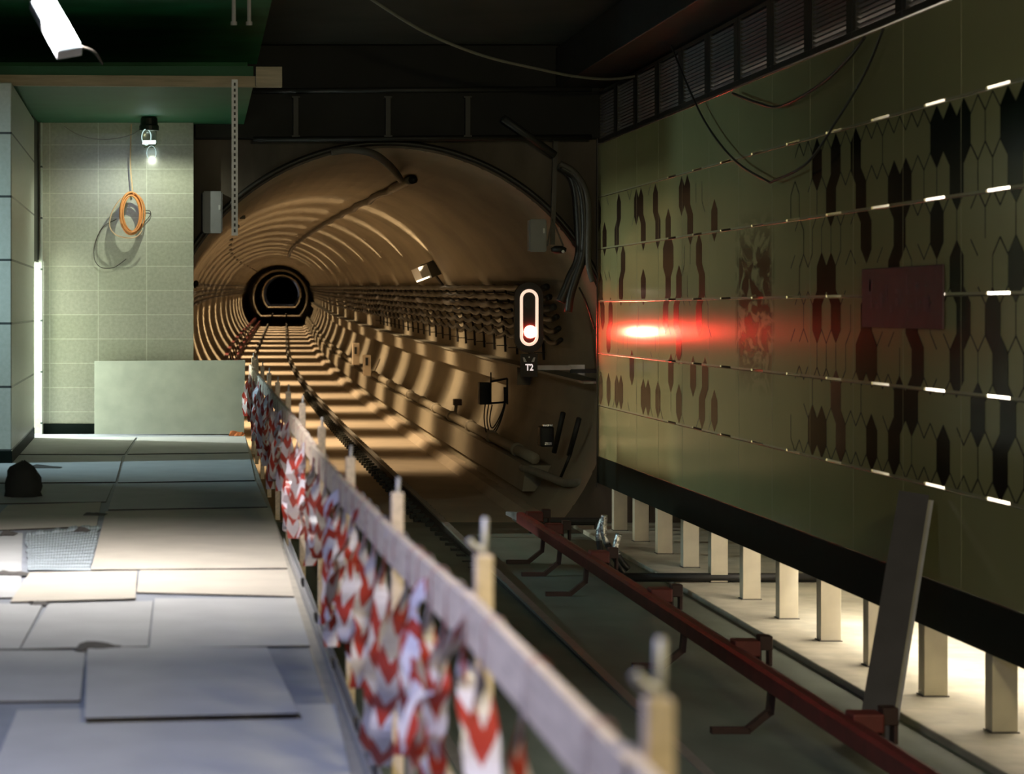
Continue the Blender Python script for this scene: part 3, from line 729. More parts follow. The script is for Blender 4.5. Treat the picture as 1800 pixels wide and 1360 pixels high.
for i, (x, lab) in enumerate(((520, 'left dark pipe hanger in front of the dark beam'), (682, 'middle dark pipe hanger in front of the dark beam'), (822, 'right dark pipe hanger in front of the dark beam'))):
    p = P(x, 172, 29.75); q = P(x, 238, 29.75); b = MB(); b.box((p.x - 0.03, 29.72, q.z), (p.x + 0.03, 29.76, p.z)); b.box((p.x - 0.05, 29.70, q.z - 0.02), (p.x + 0.05, 29.85, q.z))
    b.box((p.x - 0.05, 29.72, p.z), (p.x + 0.05, 29.85, p.z + 0.02)); tag(b.build('pipe_hanger', M['hanger']), lab, 'hanger', 'pipe hangers on the dark beam')
for y, lab in ((160, 'upper dark pipe running across the dark beam over the tunnel'), (245, 'lower dark pipe running across the bottom of the dark beam')):
    p = P(445, y, 29.78); q = P(1040, y - 4, 29.78); b = MB(); b.tube([p, q], 0.035, 10); tag(b.build('cross_pipe', M['hanger' if y < 200 else 'black'], smooth=True), lab, 'pipe')
b = MB(); b.tube([P(885, 208, 29.6), P(975, 272, 29.9)], 0.05, 8); tag(b.build('slanting_pipe', M['hanger'], smooth=True), 'slanting dark pipe at the top right of the tunnel mouth', 'pipe')

# ------------------------------------------------------------------ fittings on the bulkhead
def cabinet(px0, py0, px1, py1, y, d, label):
    a, c = P(px0, py1, y), P(px1, py0, y)
    t = thing('wall_cabinet', ((a.x + c.x) / 2, y, a.z), label, 'cabinet')
    b = MB(); b.box((a.x, y, a.z), (c.x, y + d, c.z)); b.build('body', M['greybox'], t, bevel=0.006)
    b = MB(); b.box((a.x + 0.015, y - 0.012, a.z + 0.015), (c.x - 0.015, y - 0.001, c.z - 0.015)); dd = b.build('door', M['greybox'], t, bevel=0.004)
    b = MB(); b.box((c.x - 0.05, y - 0.025, (a.z + c.z) / 2 + 0.03), (c.x - 0.025, y - 0.012, (a.z + c.z) / 2 + 0.09)); b.build('latch', M['steel'], t)
    b = MB(); b.tube([(c.x - 0.06, y + d / 2, a.z + 0.01), (c.x - 0.06, y + d / 2, a.z - 0.05)], 0.014, 8); b.tube([(a.x + 0.05, y + d / 2, c.z - 0.01), (a.x + 0.05, y + d / 2, c.z + 0.04)], 0.012, 8); b.build('cable_gland', M['conduit'], t)
    return t
cabinet(356, 408, 391, 338, 29.98, 0.2, 'grey wall cabinet left of the tunnel mouth behind the hanging strut')
cabinet(930, 441, 961, 387, 30.02, 0.16, 'pale grey wall cabinet at the upper right of the tunnel mouth')
b = MB(); b.beam(P(977, 222, 30.1), P(971, 430, 30.1), 0.055, 0.05, (0, 1, 0)); b.beam(P(971, 385, 30.08), P(990, 432, 30.08), 0.02, 0.02); b.beam(P(971, 385, 30.08), P(962, 432, 30.08), 0.02, 0.02)
tag(b.build('upright_rail', M['conduit']), 'upright grey mounting rail right of the tunnel mouth', 'rail')
t = thing('small_camera', P(985, 438, 30.0), 'dark oval camera fitting beside the pale grey cabinet', 'camera')
b = MB(); c = P(982, 439, 30.05); lathe(b, (c.x, c.y, c.z), [(0.05, -0.045), (0.095, -0.02), (0.10, 0.02), (0.05, 0.05)], 16); b.build('housing', M['black'], t, smooth=True)
b = MB(); c2 = P(990, 442, 29.94); b.tube([c2, c2 + Vector((0, 0.03, 0))], 0.018, 10); b.build('lens', M['steel'], t)
for i, pts in enumerate((((983, 290), (1003, 305), (1014, 335), (1018, 380), (1020, 430), (1016, 460), (1004, 485), (994, 510), (985, 530)),
                         ((986, 294), (1012, 312), (1024, 345), (1028, 390), (1027, 430), (1024, 455), (1012, 490), (1003, 520), (999, 548)),
                         ((984, 287), (1010, 302), (1030, 335), (1035, 380), (1034, 430), (1035, 470), (1042, 495)))):
    hang('cable_bundle', [P(x, y, 30.05 - 0.05 * i) for x, y in pts], [0.062, 0.05, 0.035][i], M['blackcable' if i < 2 else 'conduit'],
         ['thickest black cable curving down right of the tunnel mouth', 'black cable just outside the thickest one right of the tunnel mouth', 'outer brownish cable nearest the olive wall right of the tunnel mouth'][i], 6, 10)
hang('bulkhead_wire', [P(x, y, 30.1) for x, y in ((1018, 505), (1030, 530), (1040, 560), (1046, 578))], 0.012, M['black'], 'short thin wire on the bulkhead level with the red signal')
# rim cable following the mouth
b = MB(); b.tube([(TCX + (TR + 0.06) * math.cos(a), YB - 0.04, TCZ + (TR + 0.06) * math.sin(a)) for a in [R(20 + 1.5 * i) for i in range(90)]], 0.035, 8)
tag(b.build('rim_cable', M['blackcable'], smooth=True), 'black cable following the rim of the tunnel mouth', 'cable')
hang('flexible_conduit', [P(582, 267, 30.15), P(618, 263, 30.15), P(655, 270, 30.1), P(680, 287, 30.6), P(697, 305, 32.5), P(704, 316, 35.0)], 0.05, M['conduit'], 'grey flexible conduit arching over the top of the tunnel mouth', 8, 10)
t = thing('roof_cable', T(38, 0.75, 2.7), 'thick black cable running along the tunnel roof', 'cable')
b = MB(); ys = [35 + 1.5 * i for i in range(62)]
b.tube([T(y, 0.75 + 0.02 * math.sin(y * 1.3), 2.72 - 0.03 * (i % 3 == 0)) for i, y in enumerate(ys)], 0.06, 8); b.build('sheath', M['blackcable'], t, smooth=True)
b = MB(); b.tube([T(35.2 + 0.4 * i, 0.75, 2.70) for i in range(9)], 0.068, 8); b.build('taped_end', M['cablelight'], t, smooth=True)

# ------------------------------------------------------------------ tunnel fittings
def cable_run(name, u, w, y0, y1, r, m, label, cat='cable', sag=0.03, per=1.5, grp=None):
    b = MB(); pts = []; y = y0
    while y < y1:
        ph = ((y - y0) / per) % 1; pts.append(T(y, u, w - sag * 4 * ph * (1 - ph))); y += per / 4 if y < 90 else per * 2
    b.tube(pts, r, 8); return tag(b.build(name, M[m], smooth=True), label, cat, grp)
for i, (u, w, r, m) in enumerate(((2.50, 1.12, 0.05, 'blackcable'), (2.54, 0.98, 0.045, 'blackcable'), (2.60, 0.84, 0.05, 'conduit'), (2.64, 0.70, 0.045, 'blackcable'), (2.67, 0.54, 0.04, 'blackcable'), (2.70, 0.38, 0.035, 'blackcable'))):
    cable_run('tunnel_cable', u, w, 33.5, 200, r, m, ['top', 'second', 'third', 'fourth', 'fifth', 'lowest'][i] + (' cable' if i in (0, 5) else ' cable from the top') + ' on the right wall of the tunnel', 'cable', 0.02 + 0.01 * i)
for i, (u, w) in enumerate(((-2.42, 1.18), (-2.50, 0.98), (-2.55, 0.82), (-2.62, 0.66))):
    cable_run('tunnel_cable', u, w, 36, 196, 0.04, 'blackcable', ['top', 'second', 'third', 'lowest'][i] + (' cable' if i in (0, 3) else ' cable from the top') + ' on the left wall of the tunnel', 'cable', 0.05, 3.0)
br0 = None; brl = None
for i in range(24):
    y = 36.0 + 1.5 * i
    lab = 'dark steel cable bracket on the right tunnel wall, in the row that carries the cables'
    if br0 is None:
        br0 = thing('cable_bracket', T(y, 2.6, 0.8), lab, 'bracket', 'cable brackets on the right tunnel wall')
        b = MB(); b.tube([T(y, 2.60, 1.16), T(y, 2.66, 0.98), T(y, 2.74, 0.72), T(y, 2.81, 0.25), T(y, 2.82, 0.02)], 0.022, 6)
        for w in (1.06, 0.92, 0.78, 0.64, 0.48, 0.33, 0.16):
            uu = math.sqrt(TR ** 2 - w * w); b.beam(T(y, uu - 0.03, w - 0.03), T(y, uu - 0.20, w - 0.03), 0.03, 0.016)
        b.build('frame', M['black'], br0)
    else: dup(br0, T(y, 2.6, 0.8))
# tray and ledge pipe
t = thing('cable_tray', T(40, 2.5, -0.2), 'long pale cable tray along the right wall of the tunnel at mid height', 'cable tray')
sweep('tray_body', [(2.62, -0.42), (2.84, -0.42), (2.84, -0.12), (2.62, -0.12)], 37.5, 200, 1.5, M['lining'], t)
sweep('tray_lid', [(2.55, -0.12), (2.85, -0.12), (2.85, -0.09), (2.55, -0.09)], 30.6, 200, 1.5, M['cablelight'], t)
t = thing('ledge_pipe', T(34, 2.3, -1.2), 'pale pipe lying on the concrete ledge along the right tunnel wall', 'pipe')
b = MB(); b.tube([T(33.3 + 1.5 * i, 2.30, -1.27) for i in range(108)], 0.08, 10); b.build('pipe', M['lining'], t, smooth=True)
for i in range(26):
    y = 35 + 3.0 * i; b = MB(); b.tube([T(y, 2.30, -1.27), T(y + 0.22, 2.30, -1.27)], 0.105, 10); b.build('coupling', M['lining'], t, smooth=True)
# added lamp housings along the roof, made up to go with the vault spots
l0 = None
for i, y in enumerate(TUNNEL_LAMPS):
    lab = 'small hooded lamp high on the left of the tunnel vault'
    if i >= 11: lab = 'far small lamp deep in the tunnel, high on the left'
    if l0 is None:
        l0 = thing('tunnel_lamp', T(y, -1.6, 2.3), lab, 'lamp', 'hooded lamps along the tunnel vault')
        c = T(y, -1.62, 2.33)
        b = MB(); b.box((c.x - 0.05, y - 0.05, c.z), (c.x + 0.05, y + 0.05, c.z + 0.03)); b.box((c.x - 0.05, y - 0.07, c.z - 0.035), (c.x + 0.05, y - 0.05, c.z + 0.03)); b.box((c.x - 0.03, y - 0.03, c.z + 0.05), (c.x + 0.03, y + 0.03, c.z + 0.12)); b.build('hood', M['housing'], l0, bevel=0.01)
        b = MB(); b.box((c.x - 0.04, y - 0.02, c.z - 0.012), (c.x + 0.04, y + 0.045, c.z - 0.001)); b.build('lens', M['e_warm'], l0)
    else: dup(l0, T(y, -1.6, 2.3), lab)
# big floodlight seen from behind
fc = P(757, 474, 48.0)
t = thing('tunnel_floodlight', fc, 'large floodlight seen from behind on the right tunnel wall above the cables', 'lamp')
rot = Matrix.Rotation(R(-22), 3, 'Y') @ Matrix.Rotation(R(25), 3, 'Z')
def rb(b, lo, hi, mi=0): b.box(tuple(fc + Vector(lo)), tuple(fc + Vector(hi)), mi, rot, fc)
b = MB(); rb(b, (-0.12, -0.13, -0.16), (0.34, 0.13, 0.16)); rb(b, (0.34, -0.09, -0.10), (0.42, 0.09, 0.10)); b.build('housing', M['housing'], t, bevel=0.02)
b = MB(); rb(b, (-0.34, -0.15, -0.10), (-0.12, 0.15, 0.14)); b.build('reflector', M['white'], t, bevel=0.01)
b = MB(); rb(b, (-0.33, -0.13, -0.13), (-0.16, 0.13, -0.105)); b.build('lens', M['e_warm'], t)
b = MB(); b.beam(fc + Vector((0.1, 0.1, -0.1)), fc + Vector((0.35, 0.25, -0.42)), 0.05, 0.03); b.build('bracket', M['black'], t)
# equipment frame on the right wall
y = 38.2; e0 = P(843, 711, y); e1 = P(862, 672, y)
t = thing('equipment_frame', (e0.x, y, e0.z), 'black equipment box on a frame with looping cables on the right tunnel wall', 'equipment box')
b = MB(); b.box((e0.x, y, e0.z), (e1.x, y + 0.25, e1.z)); b.build('box', M['black'], t, bevel=0.01)
f1 = P(893, 668, y)
b = MB(); b.beam((e1.x, y + 0.02, e1.z + 0.01), (f1.x, y + 0.1, e1.z + 0.06), 0.03, 0.03); b.beam((e1.x, y + 0.02, e0.z + 0.02), (f1.x, y + 0.1, e0.z + 0.04), 0.03, 0.03)
b.beam((f1.x, y + 0.1, e1.z + 0.06), (f1.x, y + 0.1, e0.z), 0.03, 0.03); b.beam((e1.x + 0.01, y + 0.02, e1.z + 0.16), (e1.x + 0.01, y + 0.02, e0.z), 0.02, 0.02); b.build('frame', M['black'], t)
b = MB()
for k in range(3):
    xs = [(853 + 6 * k, 711), (851 + 5 * k, 735), (855 + 4 * k, 760 - 5 * k), (864 + 2 * k, 766 - 8 * k), (878, 745 - 6 * k), (888 - k, 710), (890 - 2 * k, 680)]
    b.tube(spline([P(px, py, y + 0.05 + 0.03 * k) for px, py in xs], 6), 0.011, 6)
b.build('looping_cables', M['black'], t, smooth=True)
# small valve stem on the ledge, little cabinets
c = P(798, 742, 44.5)
t = thing('valve_stem', c, 'small upright valve on the ledge pipe of the right tunnel wall', 'valve')
b = MB(); b.tube([c, P(802, 712, 44.5)], 0.03, 8); b.build('stem', M['lining'], t, smooth=True)
b = MB(); d1 = P(797, 712, 44.5); d2 = P(811, 701, 44.5); b.box((d1.x, 44.4, d1.z), (d2.x, 44.6, d2.z)); b.build('head', M['conduit'], t, bevel=0.01)
for (x0, yy0, x1, yy1, Y, lab) in ((620, 641, 632, 603, 68.5, 'small pale cabinet on the right tunnel wall below the tray, farther one'), (639, 660, 652, 624, 62.0, 'small pale cabinet on the right tunnel wall below the tray, nearer one')):
    a, c = P(x0, yy0, Y), P(x1, yy1, Y); t = thing('tunnel_cabinet', a, lab, 'cabinet')
    b = MB(); b.box((a.x, Y, a.z), (c.x, Y + 0.3, c.z)); b.build('body', M['tfloor'], t, bevel=0.01)
    b = MB(); b.box((a.x + 0.05, Y - 0.015, (a.z + c.z) / 2), (a.x + 0.12, Y, (a.z + c.z) / 2 + 0.2)); b.build('opening', M['dark'], t)
# pipe end at the lower right of the mouth
hang('drain_pipe', [P(918, 822, 33.0), P(950, 832, 32.2), P(985, 846, 31.3), P(1000, 849, 30.9), P(1024, 848, 30.6)], 0.055, M['cablelight'], 'pale bent drain pipe low at the right of the tunnel mouth', 6, 10)
t = thing('lineside_device', P(962, 755, 32.5), 'dark lineside device with a bright edge below the signal arm', 'device')
b = MB(); a, c = P(950, 785, 32.5), P(974, 750, 32.5); b.box((a.x, 32.5, a.z), (c.x, 32.8, c.z)); b.build('body', M['black'], t, bevel=0.02)
b = MB(); a, c = P(955, 749, 32.45), P(972, 746, 32.45); b.box((a.x, 32.45, a.z), (c.x, 32.55, c.z)); a, c = P(958, 782, 32.45), P(970, 777, 32.45); b.box((a.x, 32.45, a.z), (c.x, 32.5, c.z)); b.build('bright_edge', M['foil'], t)
for i, (xa, ya, xb, yb2) in enumerate(((990, 725, 974, 795), (1018, 735, 1000, 800), (1002, 800, 985, 840))):
    b = MB(); b.tube([P(xa, ya, 31.2), P(xb, yb2, 31.4)], 0.035 if i < 2 else 0.02, 8)
    tag(b.build('lining_hose', M['black'], smooth=True), ['left black hose on the tunnel lining under the signal arm', 'right black hose on the tunnel lining nearest the olive wall', 'thin black hose below the two thicker ones on the lining'][i], 'hose')

# ------------------------------------------------------------------ signal
ysg = 31.0; sc = P(930, 558, ysg)
t = thing('railway_signal', (sc.x, ysg, sc.z - 0.8), 'red railway signal with a lit oval outline at the right of the tunnel mouth', 'signal')
def stadium(hw, hh, n=14):
    s = [(hw * math.cos(math.pi * i / n), (hh - hw) + hw * math.sin(math.pi * i / n)) for i in range(n + 1)]
    return s + [(-x, -z) for x, z in s]
mpp = ysg / F
o1 = stadium(25 * mpp, 62 * mpp); b = MB(); n = len(o1)
b.quad([(sc.x + x, ysg, sc.z + z) for x, z in o1]); b.quad([(sc.x + x, ysg + 0.12, sc.z + z) for x, z in reversed(o1)])
for i in range(n):
    j = (i + 1) % n; b.quad([(sc.x + o1[i][0], ysg, sc.z + o1[i][1]), (sc.x + o1[i][0], ysg + 0.12, sc.z + o1[i][1]), (sc.x + o1[j][0], ysg + 0.12, sc.z + o1[j][1]), (sc.x + o1[j][0], ysg, sc.z + o1[j][1])])
b.build('head', M['black'], t)
b = MB(); mid = stadium(13.6 * mpp, 47.3 * mpp); b.tube([(sc.x + x, ysg - 0.008, sc.z + z) for x, z in mid], 2.7 * mpp, 8, closed=True); b.build('lit_outline', M['e_oval'], t, smooth=True)
rc_ = P(932, 583, ysg)
b = MB(); b.tube([(rc_.x, ysg - 0.035, rc_.z), (rc_.x, ysg - 0.001, rc_.z)], 11.5 * mpp, 20); b.build('red_lens', M['e_red'], t)
b = MB(); gc = P(931, 534, ysg); b.tube([(gc.x, ysg - 0.02, gc.z), (gc.x, ysg - 0.001, gc.z)], 8.5 * mpp, 18); b.build('dark_lens', M['dark'], t)
b = MB(); a, c = P(915, 662, ysg), P(945, 622, ysg); b.box((a.x, ysg, a.z), (c.x, ysg + 0.03, c.z)); npl = b.build('number_plate', M['black'], t)
fcu = bpy.data.curves.new('t2', 'FONT'); fcu.body = 'T2'; fcu.size = 0.118; fcu.align_x = 'CENTER'; fcu.align_y = 'CENTER'; fcu.extrude = 0.003; fcu.offset = 0.003; fcu.space_character = 0.92
fo = bpy.data.objects.new('t2', fcu); COL.objects.link(fo); bpy.context.view_layer.update()
me = bpy.data.meshes.new_from_object(fo.evaluated_get(bpy.context.evaluated_depsgraph_get())); bpy.data.objects.remove(fo)
me.materials.clear(); me.materials.append(M['e_mark']); lo = bpy.data.objects.new('lettering', me); COL.objects.link(lo); lo.parent = t
q = P(930.5, 646, ysg); lo.location = (q.x - t.location.x, -0.006, q.z - t.location.z); lo.rotation_euler = (R(90), 0, 0); lo.scale = (0.82, 1, 1)
b = MB()
def pl(pts): b.quad([tuple(P(x, y, ysg - 0.004)) for x, y in pts])
pl([(919, 628), (922, 628), (926, 636), (921, 636)]); pl([(941, 628), (938, 628), (934, 636), (939, 636)]); pl([(929, 626), (931.5, 626), (931.5, 629), (929, 629)])
b.build('emblem', M['steel_matt'], t)
b = MB(); b.beam(P(944, 646, ysg + 0.05), P(1006, 646, ysg + 0.05), 0.05, 0.062); a = [P(x, y, ysg) for x, y in ((1000, 641), (1028, 641), (1028, 660), (1016, 657))]
b.hexa([a[3], a[2], a[2] + Vector((0, .06, 0)), a[3] + Vector((0, .06, 0)), a[0], a[1], a[1] + Vector((0, .06, 0)), a[0] + Vector((0, .06, 0))]); b.build('arm', M['steel_matt'], t)
b = MB(); b.beam(P(931, 610, ysg + 0.14), P(944, 650, ysg + 0.14), 0.05, 0.05); b.beam(P(1004, 652, ysg + 0.05), P(1052, 652, ysg - 0.3), 0.05, 0.05); b.build('mount', M['black'], t)
spot('signal_light', (rc_.x + 0.03, ysg - 0.07, rc_.z), (1.0, -2.0, 0.0), 230, (1.0, 0.05, 0.03), 84, 1.0, 0.05).scale = (1.0, 0.5, 1.0)

# ------------------------------------------------------------------ rails
def rail(uc, y0, y1, label, side):
    t = thing('track_rail', T(y0, uc, -1.98), label, 'rail')
    z0 = -1.98 + (0.0 if y0 > 31 else 0.0)
    prof = [(-0.07, 0.05), (0.07, 0.05), (0.07, 0.07), (0.012, 0.085), (0.012, 0.165), (0.036, 0.175), (0.036, 0.20), (-0.036, 0.20), (-0.036, 0.175), (-0.012, 0.165), (-0.012, 0.085), (-0.07, 0.07)]
    sweep('rail_bar', [(uc + u, z0 + w + 0.02) for u, w in prof], y0, y1, 2.0, M['rail'], t)
    sweep('rail_head', [(uc + u, z0 + w) for u, w in ((-0.037, 0.198), (0.037, 0.198), (0.037, 0.224), (-0.037, 0.224))], y0, y1, 2.0, M['railtop'], t)
    return t
UR, UL = 0.64, -0.80
t = rail(UR, 9.0, 260, 'right running rail curving into the tunnel, beside the red third rail', 1)
f0 = None
for i in range(96):
    y = 11.0 + 0.6 * i
    if f0 is None:
        b = MB(); c = T(y, UR, -1.98); c.z = c.z
        b.box((c.x - 0.19, y - 0.09, c.z), (c.x + 0.19, y + 0.09, c.z + 0.07)); b.box((c.x - 0.15, y - 0.04, c.z + 0.07), (c.x - 0.05, y + 0.04, c.z + 0.125)); b.box((c.x + 0.05, y - 0.04, c.z + 0.07), (c.x + 0.15, y + 0.04, c.z + 0.125))
        f0 = b.build('rail_fastening', M['clip'], t); fb = T(y, UR, -1.98)
    else:
        o = f0.copy(); COL.objects.link(o); o.parent = t; o.location = T(y, UR, -1.98) - fb
rail(UL, 9.0, 260, 'left running rail seen beyond the fence in the tunnel', -1)

# ------------------------------------------------------------------ red third rail on the right
t = thing('third_rail', (3.72, 20, ZT), 'red covered third rail on brackets in front of the posts under the wall', 'third rail')
X3 = 3.72; ZR = -0.82
b = MB(); y0, y1 = 9.5, 27.6
prof = [(-0.055, -0.10), (-0.035, -0.10), (-0.035, -0.02), (0.045, -0.02), (0.045, -0.10), (0.065, -0.10), (0.065, 0.0), (0.02, 0.018), (-0.03, 0.018), (-0.055, 0.0)]
n = len(prof)
for y in (y0, y1): b.v += [(X3 + u, y, ZR + w) for u, w in prof]
for k in range(n):
    k2 = (k + 1) % n; b.f.append((k, k2, n + k2, n + k)); b.m.append(0); b.uv.append(None)
b.f += [tuple(reversed(range(n))), tuple(range(n, 2 * n))]; b.m += [0, 0]; b.uv += [None, None]
b.build('cover', M['red'], t)
b = MB(); b.box((X3 - 0.028, y0, ZR - 0.12), (X3 + 0.038, y1 + 0.6, ZR - 0.03)); b.build('conductor', M['rail'], t)
b = MB(); b.hexa([Vector(p) for p in ((X3 - 0.05, 27.6, ZR - 0.08), (X3 + 0.06, 27.6, ZR - 0.08), (X3 + 0.06, 28.6, ZR - 0.10), (X3 - 0.05, 28.6, ZR - 0.10), (X3 - 0.05, 27.6, ZR + 0.018), (X3 + 0.06, 27.6, ZR + 0.018), (X3 + 0.06, 28.6, ZR - 0.06), (X3 - 0.05, 28.6, ZR - 0.06))])
b.build('end_ramp', M['greybox'], t)
b0 = None
for y in (15.5, 18.3, 22.9, 24.6, 25.8, 12.4):
    if b0 is None:
        b = MB()
        for (p, q) in (((X3 - 0.40, y, ZT + 0.02), (X3 - 0.15, y, ZT + 0.02)), ((X3 - 0.16, y, ZT + 0.025), (X3 - 0.02, y, ZT + 0.14)), ((X3 - 0.02, y, ZT + 0.125), (X3, y, ZR - 0.05))):
            b.beam(p, q, 0.07, 0.04, (1, 0, 0.01) if abs(p[0] - q[0]) < 0.1 else (0, 0, 1))
        b0 = b.build('support_bracket', M['reddark'], t); by = y
    else:
        o = b0.copy(); COL.objects.link(o); o.parent = t; o.location = (0, y - by, 0)
i0 = None
for y in (13.75, 16.76, 19.86, 22.9, 25.8, 27.3):
    if i0 is None:
        b = MB(); b.box((X3 + 0.02, y - 0.09, ZR - 0.06), (X3 + 0.20, y + 0.09, ZR + 0.05)); i0 = b.build('insulator', M['redbright'], t, bevel=0.012)
        b = MB(); b.box((X3 + 0.20, y - 0.06, ZR - 0.02), (X3 + 0.29, y + 0.06, ZR + 0.08)); b.box((X3 + 0.195, y - 0.05, ZR - 0.17), (X3 + 0.215, y + 0.05, ZR)); b.box((X3 + 0.265, y - 0.05, ZR - 0.13), (X3 + 0.29, y + 0.05, ZR)); cl0 = b.build('clamp', M['reddark'], i0, bevel=0.006); iy = y
    else:
        o = i0.copy(); COL.objects.link(o); o.parent = t; o.location = (0, y - iy, 0)
        c = cl0.copy(); COL.objects.link(c); c.parent = o; c.location = cl0.location
# red third rail on the left inside the tunnel
t = thing('third_rail', T(60, -1.75, -1.9), 'red covered third rail on the left side of the tunnel floor', 'third rail')
sweep('cover', [(-1.86, -1.42), (-1.74, -1.42), (-1.74, -1.30), (-1.86, -1.30)], 62, 205, 3.0, M['red'], t)
sweep('side_board', [(-1.50, -1.80), (-1.42, -1.80), (-1.42, -1.55), (-1.50, -1.55)], 62, 205, 3.0, M['red'], t)
for i in range(26):
    y = 63 + 5 * i; b = MB(); b.beam(T(y, -1.8, -1.42), T(y, -1.62, -1.97), 0.06, 0.05); b.beam(T(y, -1.62, -1.96), T(y, -1.40, -1.96), 0.06, 0.03); b.beam(T(y, -1.46, -1.80), T(y, -1.46, -1.97), 0.05, 0.05); b.build('support_bracket', M['reddark'], t)

# feeder cables at the third rail, cross pipes
for i, (pts, yy) in enumerate((([(1060, 912), (1053, 935), (1055, 965), (1066, 990), (1085, 1010)], 24.6), ([(1062, 905), (1062, 940), (1075, 970), (1092, 1000), (1100, 1018)], 24.2), ([(1088, 938), (1082, 965), (1092, 985), (1105, 1000)], 23.6))):
    t = thing('feeder_cable', P(*pts[-1], yy), ['left feeder cable with a silver end hooked onto the red rail', 'middle feeder cable with a silver end hooked onto the red rail', 'shortest feeder cable with a silver end, nearest the posts'][i], 'cable', 'feeder cables on the red rail')
    p = spline([P(x, y, yy) for x, y in pts], 6); b = MB(); b.tube(p[8:], 0.032, 8); b.build('sheath', M['blackcable'], t, smooth=True)
    b = MB(); b.tube(p[:10], 0.034, 8); b.build('silver_end', M['foil'], t, smooth=True)
b = MB(); b.tube([(4.0, 23.6, ZL + 0.05), (6.7, 23.6, ZL + 0.05)], 0.045, 10); tag(b.build('cross_pipe', M['black'], smooth=True), 'black pipe lying across the ledge under the posts', 'pipe')
b = MB(); b.tube([(4.02, 29.3, -1.06), (4.95, 29.3, -1.06)], 0.05, 10); b.box((4.05, 29.25, ZT), (4.11, 29.35, -1.06)); b.box((4.85, 29.25, ZT), (4.91, 29.35, -1.06)); tag(b.build('barrier_pipe', M['black'], smooth=False), 'dark horizontal pipe at the foot of the tunnel mouth behind the red rail end', 'pipe')

# ------------------------------------------------------------------ fence along the platform edge
XF = 0.615
PY = [1.0, 3.42, 5.52, 7.92, 10.38, 12.8, 15.2, 17.6, 20.0, 22.4, 24.8, 27.2, 29.0]
ZTOP = [0.92, 0.915, 0.895, 0.845, 0.825, 0.82, 0.85, 0.855, 0.85, 0.86, 0.865, 0.87, 0.875]
def ztop(y):
    for i in range(len(PY) - 1):
        if y <= PY[i + 1]: return ZTOP[i] + (ZTOP[i + 1] - ZTOP[i]) * max(0, (y - PY[i])) / (PY[i + 1] - PY[i])
    return ZTOP[-1]
fen = thing('barrier_fence', (XF, 15, 0), 'pale timber fence of posts and boards along the platform edge, hung with tape', 'fence')
rf = random.Random(21)
for i in range(len(PY) - 1):
    xa, xb = XF + rf.uniform(-.008, .008), XF + rf.uniform(-.008, .008)
    b = MB(); b.beam((xa, PY[i] - 0.06, ZTOP[i] - 0.055), (xb, PY[i + 1] + 0.06, ZTOP[i + 1] - 0.055), 0.025, 0.112); b.build('top_board', M['wood'], fen, bevel=0.003)
    b = MB(); b.beam((xa + 0.008, PY[i] - 0.05, 0.36 + rf.uniform(-.02, .02)), (xb + 0.008, PY[i + 1] + 0.05, 0.36 + rf.uniform(-.02, .02)), 0.022, 0.10); b.build('lower_board', M['wood'], fen, bevel=0.003)
for i in range(1, len(PY)):
    y = PY[i]; zt = ZTOP[i] + 0.085 + rf.uniform(-.01, .015)
    b = MB(); b.box((XF + 0.022, y - 0.022, -0.22), (XF + 0.062, y + 0.022, zt)); po = b.build('post', M['wood'], fen, bevel=0.004)
    b = MB(); b.tube([(XF + 0.042, y, zt - 0.05), (XF + 0.046, y, zt + (0.085 if i < 3 else 0.05))], 0.007, 8)
    if i in (1, 2): b.tube(spline([(XF + 0.046, y, zt + 0.01), (XF + 0.02, y, zt + 0.02), (XF + 0.008, y, zt + 0.035)], 4), 0.009, 6)
    b.build('pin', M['pin'], po, smooth=True)
# metal channels along the edge
b = MB(); b.box((0.548, 2.0, 0.006), (0.552, 15.5, 0.062)); b.box((0.552, 2.0, 0.006), (0.585, 15.5, 0.010)); b.box((0.581, 2.0, 0.01), (0.585, 15.5, 0.062)); tag(b.build('edge_channel', M['steel_matt']), 'upper grey metal channel along the platform edge below the fence', 'metal profile')
b = MB(); b.box((0.590, 2.0, -0.12), (0.594, 14.0, -0.03)); b.box((0.594, 2.0, -0.12), (0.632, 14.0, -0.116)); tag(b.build('edge_channel', M['steel']), 'lower grey metal channel along the platform edge below the fence', 'metal profile')
c0 = None
for i in range(7):
    y = 4.2 + 1.5 * i; lab = 'small dark clamp on the metal channels of the platform edge, %s from the camera' % ident(i)
    if c0 is None:
        b = MB(); b.box((0.552, y, -0.10), (0.60, y + 0.04, 0.0)); b.tube([(0.575, y + 0.02, 0.0), (0.575, y + 0.02, 0.06)], 0.012, 8)
        c0 = b.build('edge_clamp', M['conduit'], loc=(0.57, y, 0)); tag(c0, lab, 'clamp', 'clamps on the platform edge channels'); cy = y
    else:
        o = c0.copy(); COL.objects.link(o); o.location = (0.57, y, 0); o['label'] = lab

